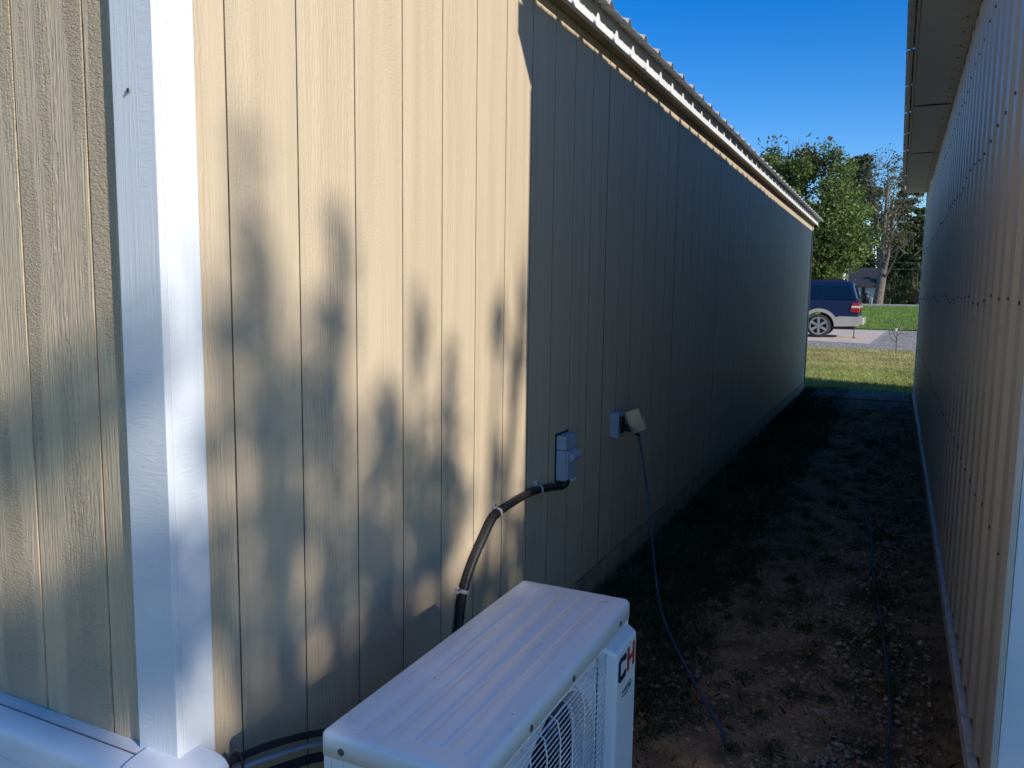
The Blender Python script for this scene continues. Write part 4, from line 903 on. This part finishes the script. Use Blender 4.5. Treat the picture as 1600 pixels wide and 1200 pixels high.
n = 2600; lx = RNG.uniform(.03, 1.43, n); ly_ = 1.9 + 8 * RNG.random(n) ** 1.3
lt = leaves(np.stack([lx, ly_, np.full(n, .028)], 1), .028, M_LITTER, 'leaf_litter', None); lt.scale = (1, 1, .35); lt.location.z = .026
mo = []
for _ in range(230):
    y_ = 2.0 + 6.5 * RNG.random() ** 1.5; x_ = RNG.uniform(.45, 1.25); k_ = int(RNG.uniform(50, 240)); sp = RNG.uniform(.012, .042)
    mo.append(np.stack([x_ + sp * RNG.normal(size=k_), y_ + sp * 1.3 * RNG.normal(size=k_), .03 + .010 * np.abs(RNG.normal(size=k_))], 1))
mo = np.concatenate(mo); mo = mo[(mo[:, 0] > .03) & (mo[:, 0] < 1.42)]
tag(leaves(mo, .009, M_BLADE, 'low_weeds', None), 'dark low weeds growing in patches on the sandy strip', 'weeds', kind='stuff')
tag(lt, 'dead leaves and scraps littering the alley soil', 'leaf litter', kind='stuff')
n = 42000; gx = RNG.uniform(-6, 3.2, n); gy = RNG.uniform(23.2, 37.3, n)
k_ = ~((gx < .62 + .03 * (gy - 26)) & (gy > 26.1 - .2 * gx)) & (gy > 23.75 - .35 * gx)
P3 = np.stack([gx, gy, np.full(n, .02)], 1)[k_]
st_ = leaves(P3, .034, islandmat('gravel_stones', [(.22, .20, .17), (.36, .32, .28), (.50, .46, .40), (.29, .26, .22)], .9), 'gravel_stones', None, .9); st_.scale = (1, 1, .3); st_.location.z = .018; tag(st_, 'grey crushed stones covering the gravel driveway', 'gravel', kind='stuff')
dbo = leaves(DEBRIS[14:], .007, M_LITTER, 'leaf_debris', None, .22); dbo.scale = (1, 1, .25); tag(dbo, 'tiny dry leaf scraps lying on the air conditioner lid', 'debris', kind='stuff')
# ------------------------------------------------------------------ shade tree behind the camera (its shadow dapples the tan wall)
TD = 12.0
tb = Vector((0, 1.75, .6)) + SUN * TD
oak = empty('shade_tree', (tb.x, tb.y, 0), 'leafy tree beyond the metal building whose shadow dapples the tan wall', 'tree')
# shade clumps: centre (Y, Z) where the clump's shadow meets the wall, half sizes, leaf cover
SH = [(1.249, 1.567, .049, .139, .7), (1.264, 1.35, .077, .144, 1.3), (1.135, 1.289, .04, .086, 1.0), (1.534, 1.423, .055, .141, 1.1), (1.487, 1.216, .094, .164, 1.4), (1.31, 1.10, .20, .10, 1.5), (1.884, 1.242, .040, .115, 1.6), (2.378, 1.262, .045, .117, 1.4), (2.496, 1.092, .052, .112, 1.4),
      (1.728, 1.031, .07, .118, 1.3), (1.787, .90, .187, .105, 1.3), (2.051, 1.063, .05, .144, .9), (2.008, .722, .157, .176, 1.6), (1.834, .636, .197, .129, 1.2), (2.366, .767, .05, .143, 1.2), (1.321, .804, .085, .129, 1.2), (1.638, .643, .125, .162, 1.2), (2.511, .457, .086, .143, 1.0), (2.257, .422, .118, .121, 1.0),
      (1.131, .872, .041, .064, 1.0), (1.411, 1.017, .131, .059, .9), (2.567, 1.346, .043, .247, 1.0), (1.148, .654, .102, .08, 1.1), (1.377, .545, .131, .107, .9), (1.708, .443, .179, .107, 1.3),
      (1.247, .98, .165, .21, .6), (1.517, .85, .24, .24, .6), (1.779, .66, .33, .24, .5), (2.006, .80, .19, .28, .45), (1.169, .755, .10, .165, .45), (1.33, 1.23, .19, .145, .4), (1.62, .36, .62, .11, 1.6), (2.1, .34, .4, .12, 1.2), (1.5, .0, .9, .42, 2.0), (2.3, -.05, .6, .32, 2.0), (.91, 1.26, .14, .13, 1.7), (.90, .76, .20, .19, 1.5), (1.02, .80, .10, .15, 1.3), (.6, .6, .3, .4, 1.8), (.75, 1.05, .10, .10, .7), (2.85, .2, .3, .75, 2.0), (3.3, 0.0, .35, .8, 2.2), (.2, .3, .5, .6, 1.8), (2.75, -.9, .5, .6, 2.2), (1.5, -.8, 1.0, .5, 2.2)]
LS = .055; out = []; la = LS * LS * .6 * .25 * 1.0
U = Vector((0, 1, 0)); 
for (yy, zz, ry, rz, cov) in SH:
    n = int(math.pi * ry * rz * (.86 if zz > .45 else 1.1) * cov / la)
    a_ = RNG.random(n) * 2 * math.pi; r_ = np.sqrt(RNG.random(n)) * 1.05 + .08 * RNG.normal(size=n); q = np.stack([r_ * np.cos(a_), r_ * np.sin(a_)], 1); t = TD + RNG.normal(size=n) * .6 + (zz - .6) * .3
    out.append(np.stack([0 + SUN.x * t, yy + q[:, 0] * ry + SUN.y * t, zz + q[:, 1] * rz + SUN.z * t], 1))
ol = np.concatenate(out); leaves(ol, LS, M_SHADEL, 'crown', oak)
b = MB(); gt = Vector((tb.x, tb.y, 0)); fork = Vector((tb.x, tb.y, 2.6)); b.tube(spline([gt, gt.lerp(fork, .1), gt.lerp(fork, .5), fork], 4), [.22, .2, .17, .16, .15, .15, .14, .14, .14, .13, .12, .12, .11], 10)
for (yy, zz, ry, rz, cov) in SH:
    e_ = Vector((0, yy, zz - rz * .3)) + SUN * (TD + random.uniform(-.4, .4)); e2 = Vector((0, yy, zz + rz * .6)) + SUN * TD
    P = spline([fork, fork.lerp(e_, .5) + Vector((random.uniform(-.2, .2), random.uniform(-.1, .1), -.25)), e_, e2], 3); b.tube(P, [max(.035 * (1 - i / len(P)), .004) for i in range(len(P))], 5)
b.obj('trunk', M_BARKD, oak, True)
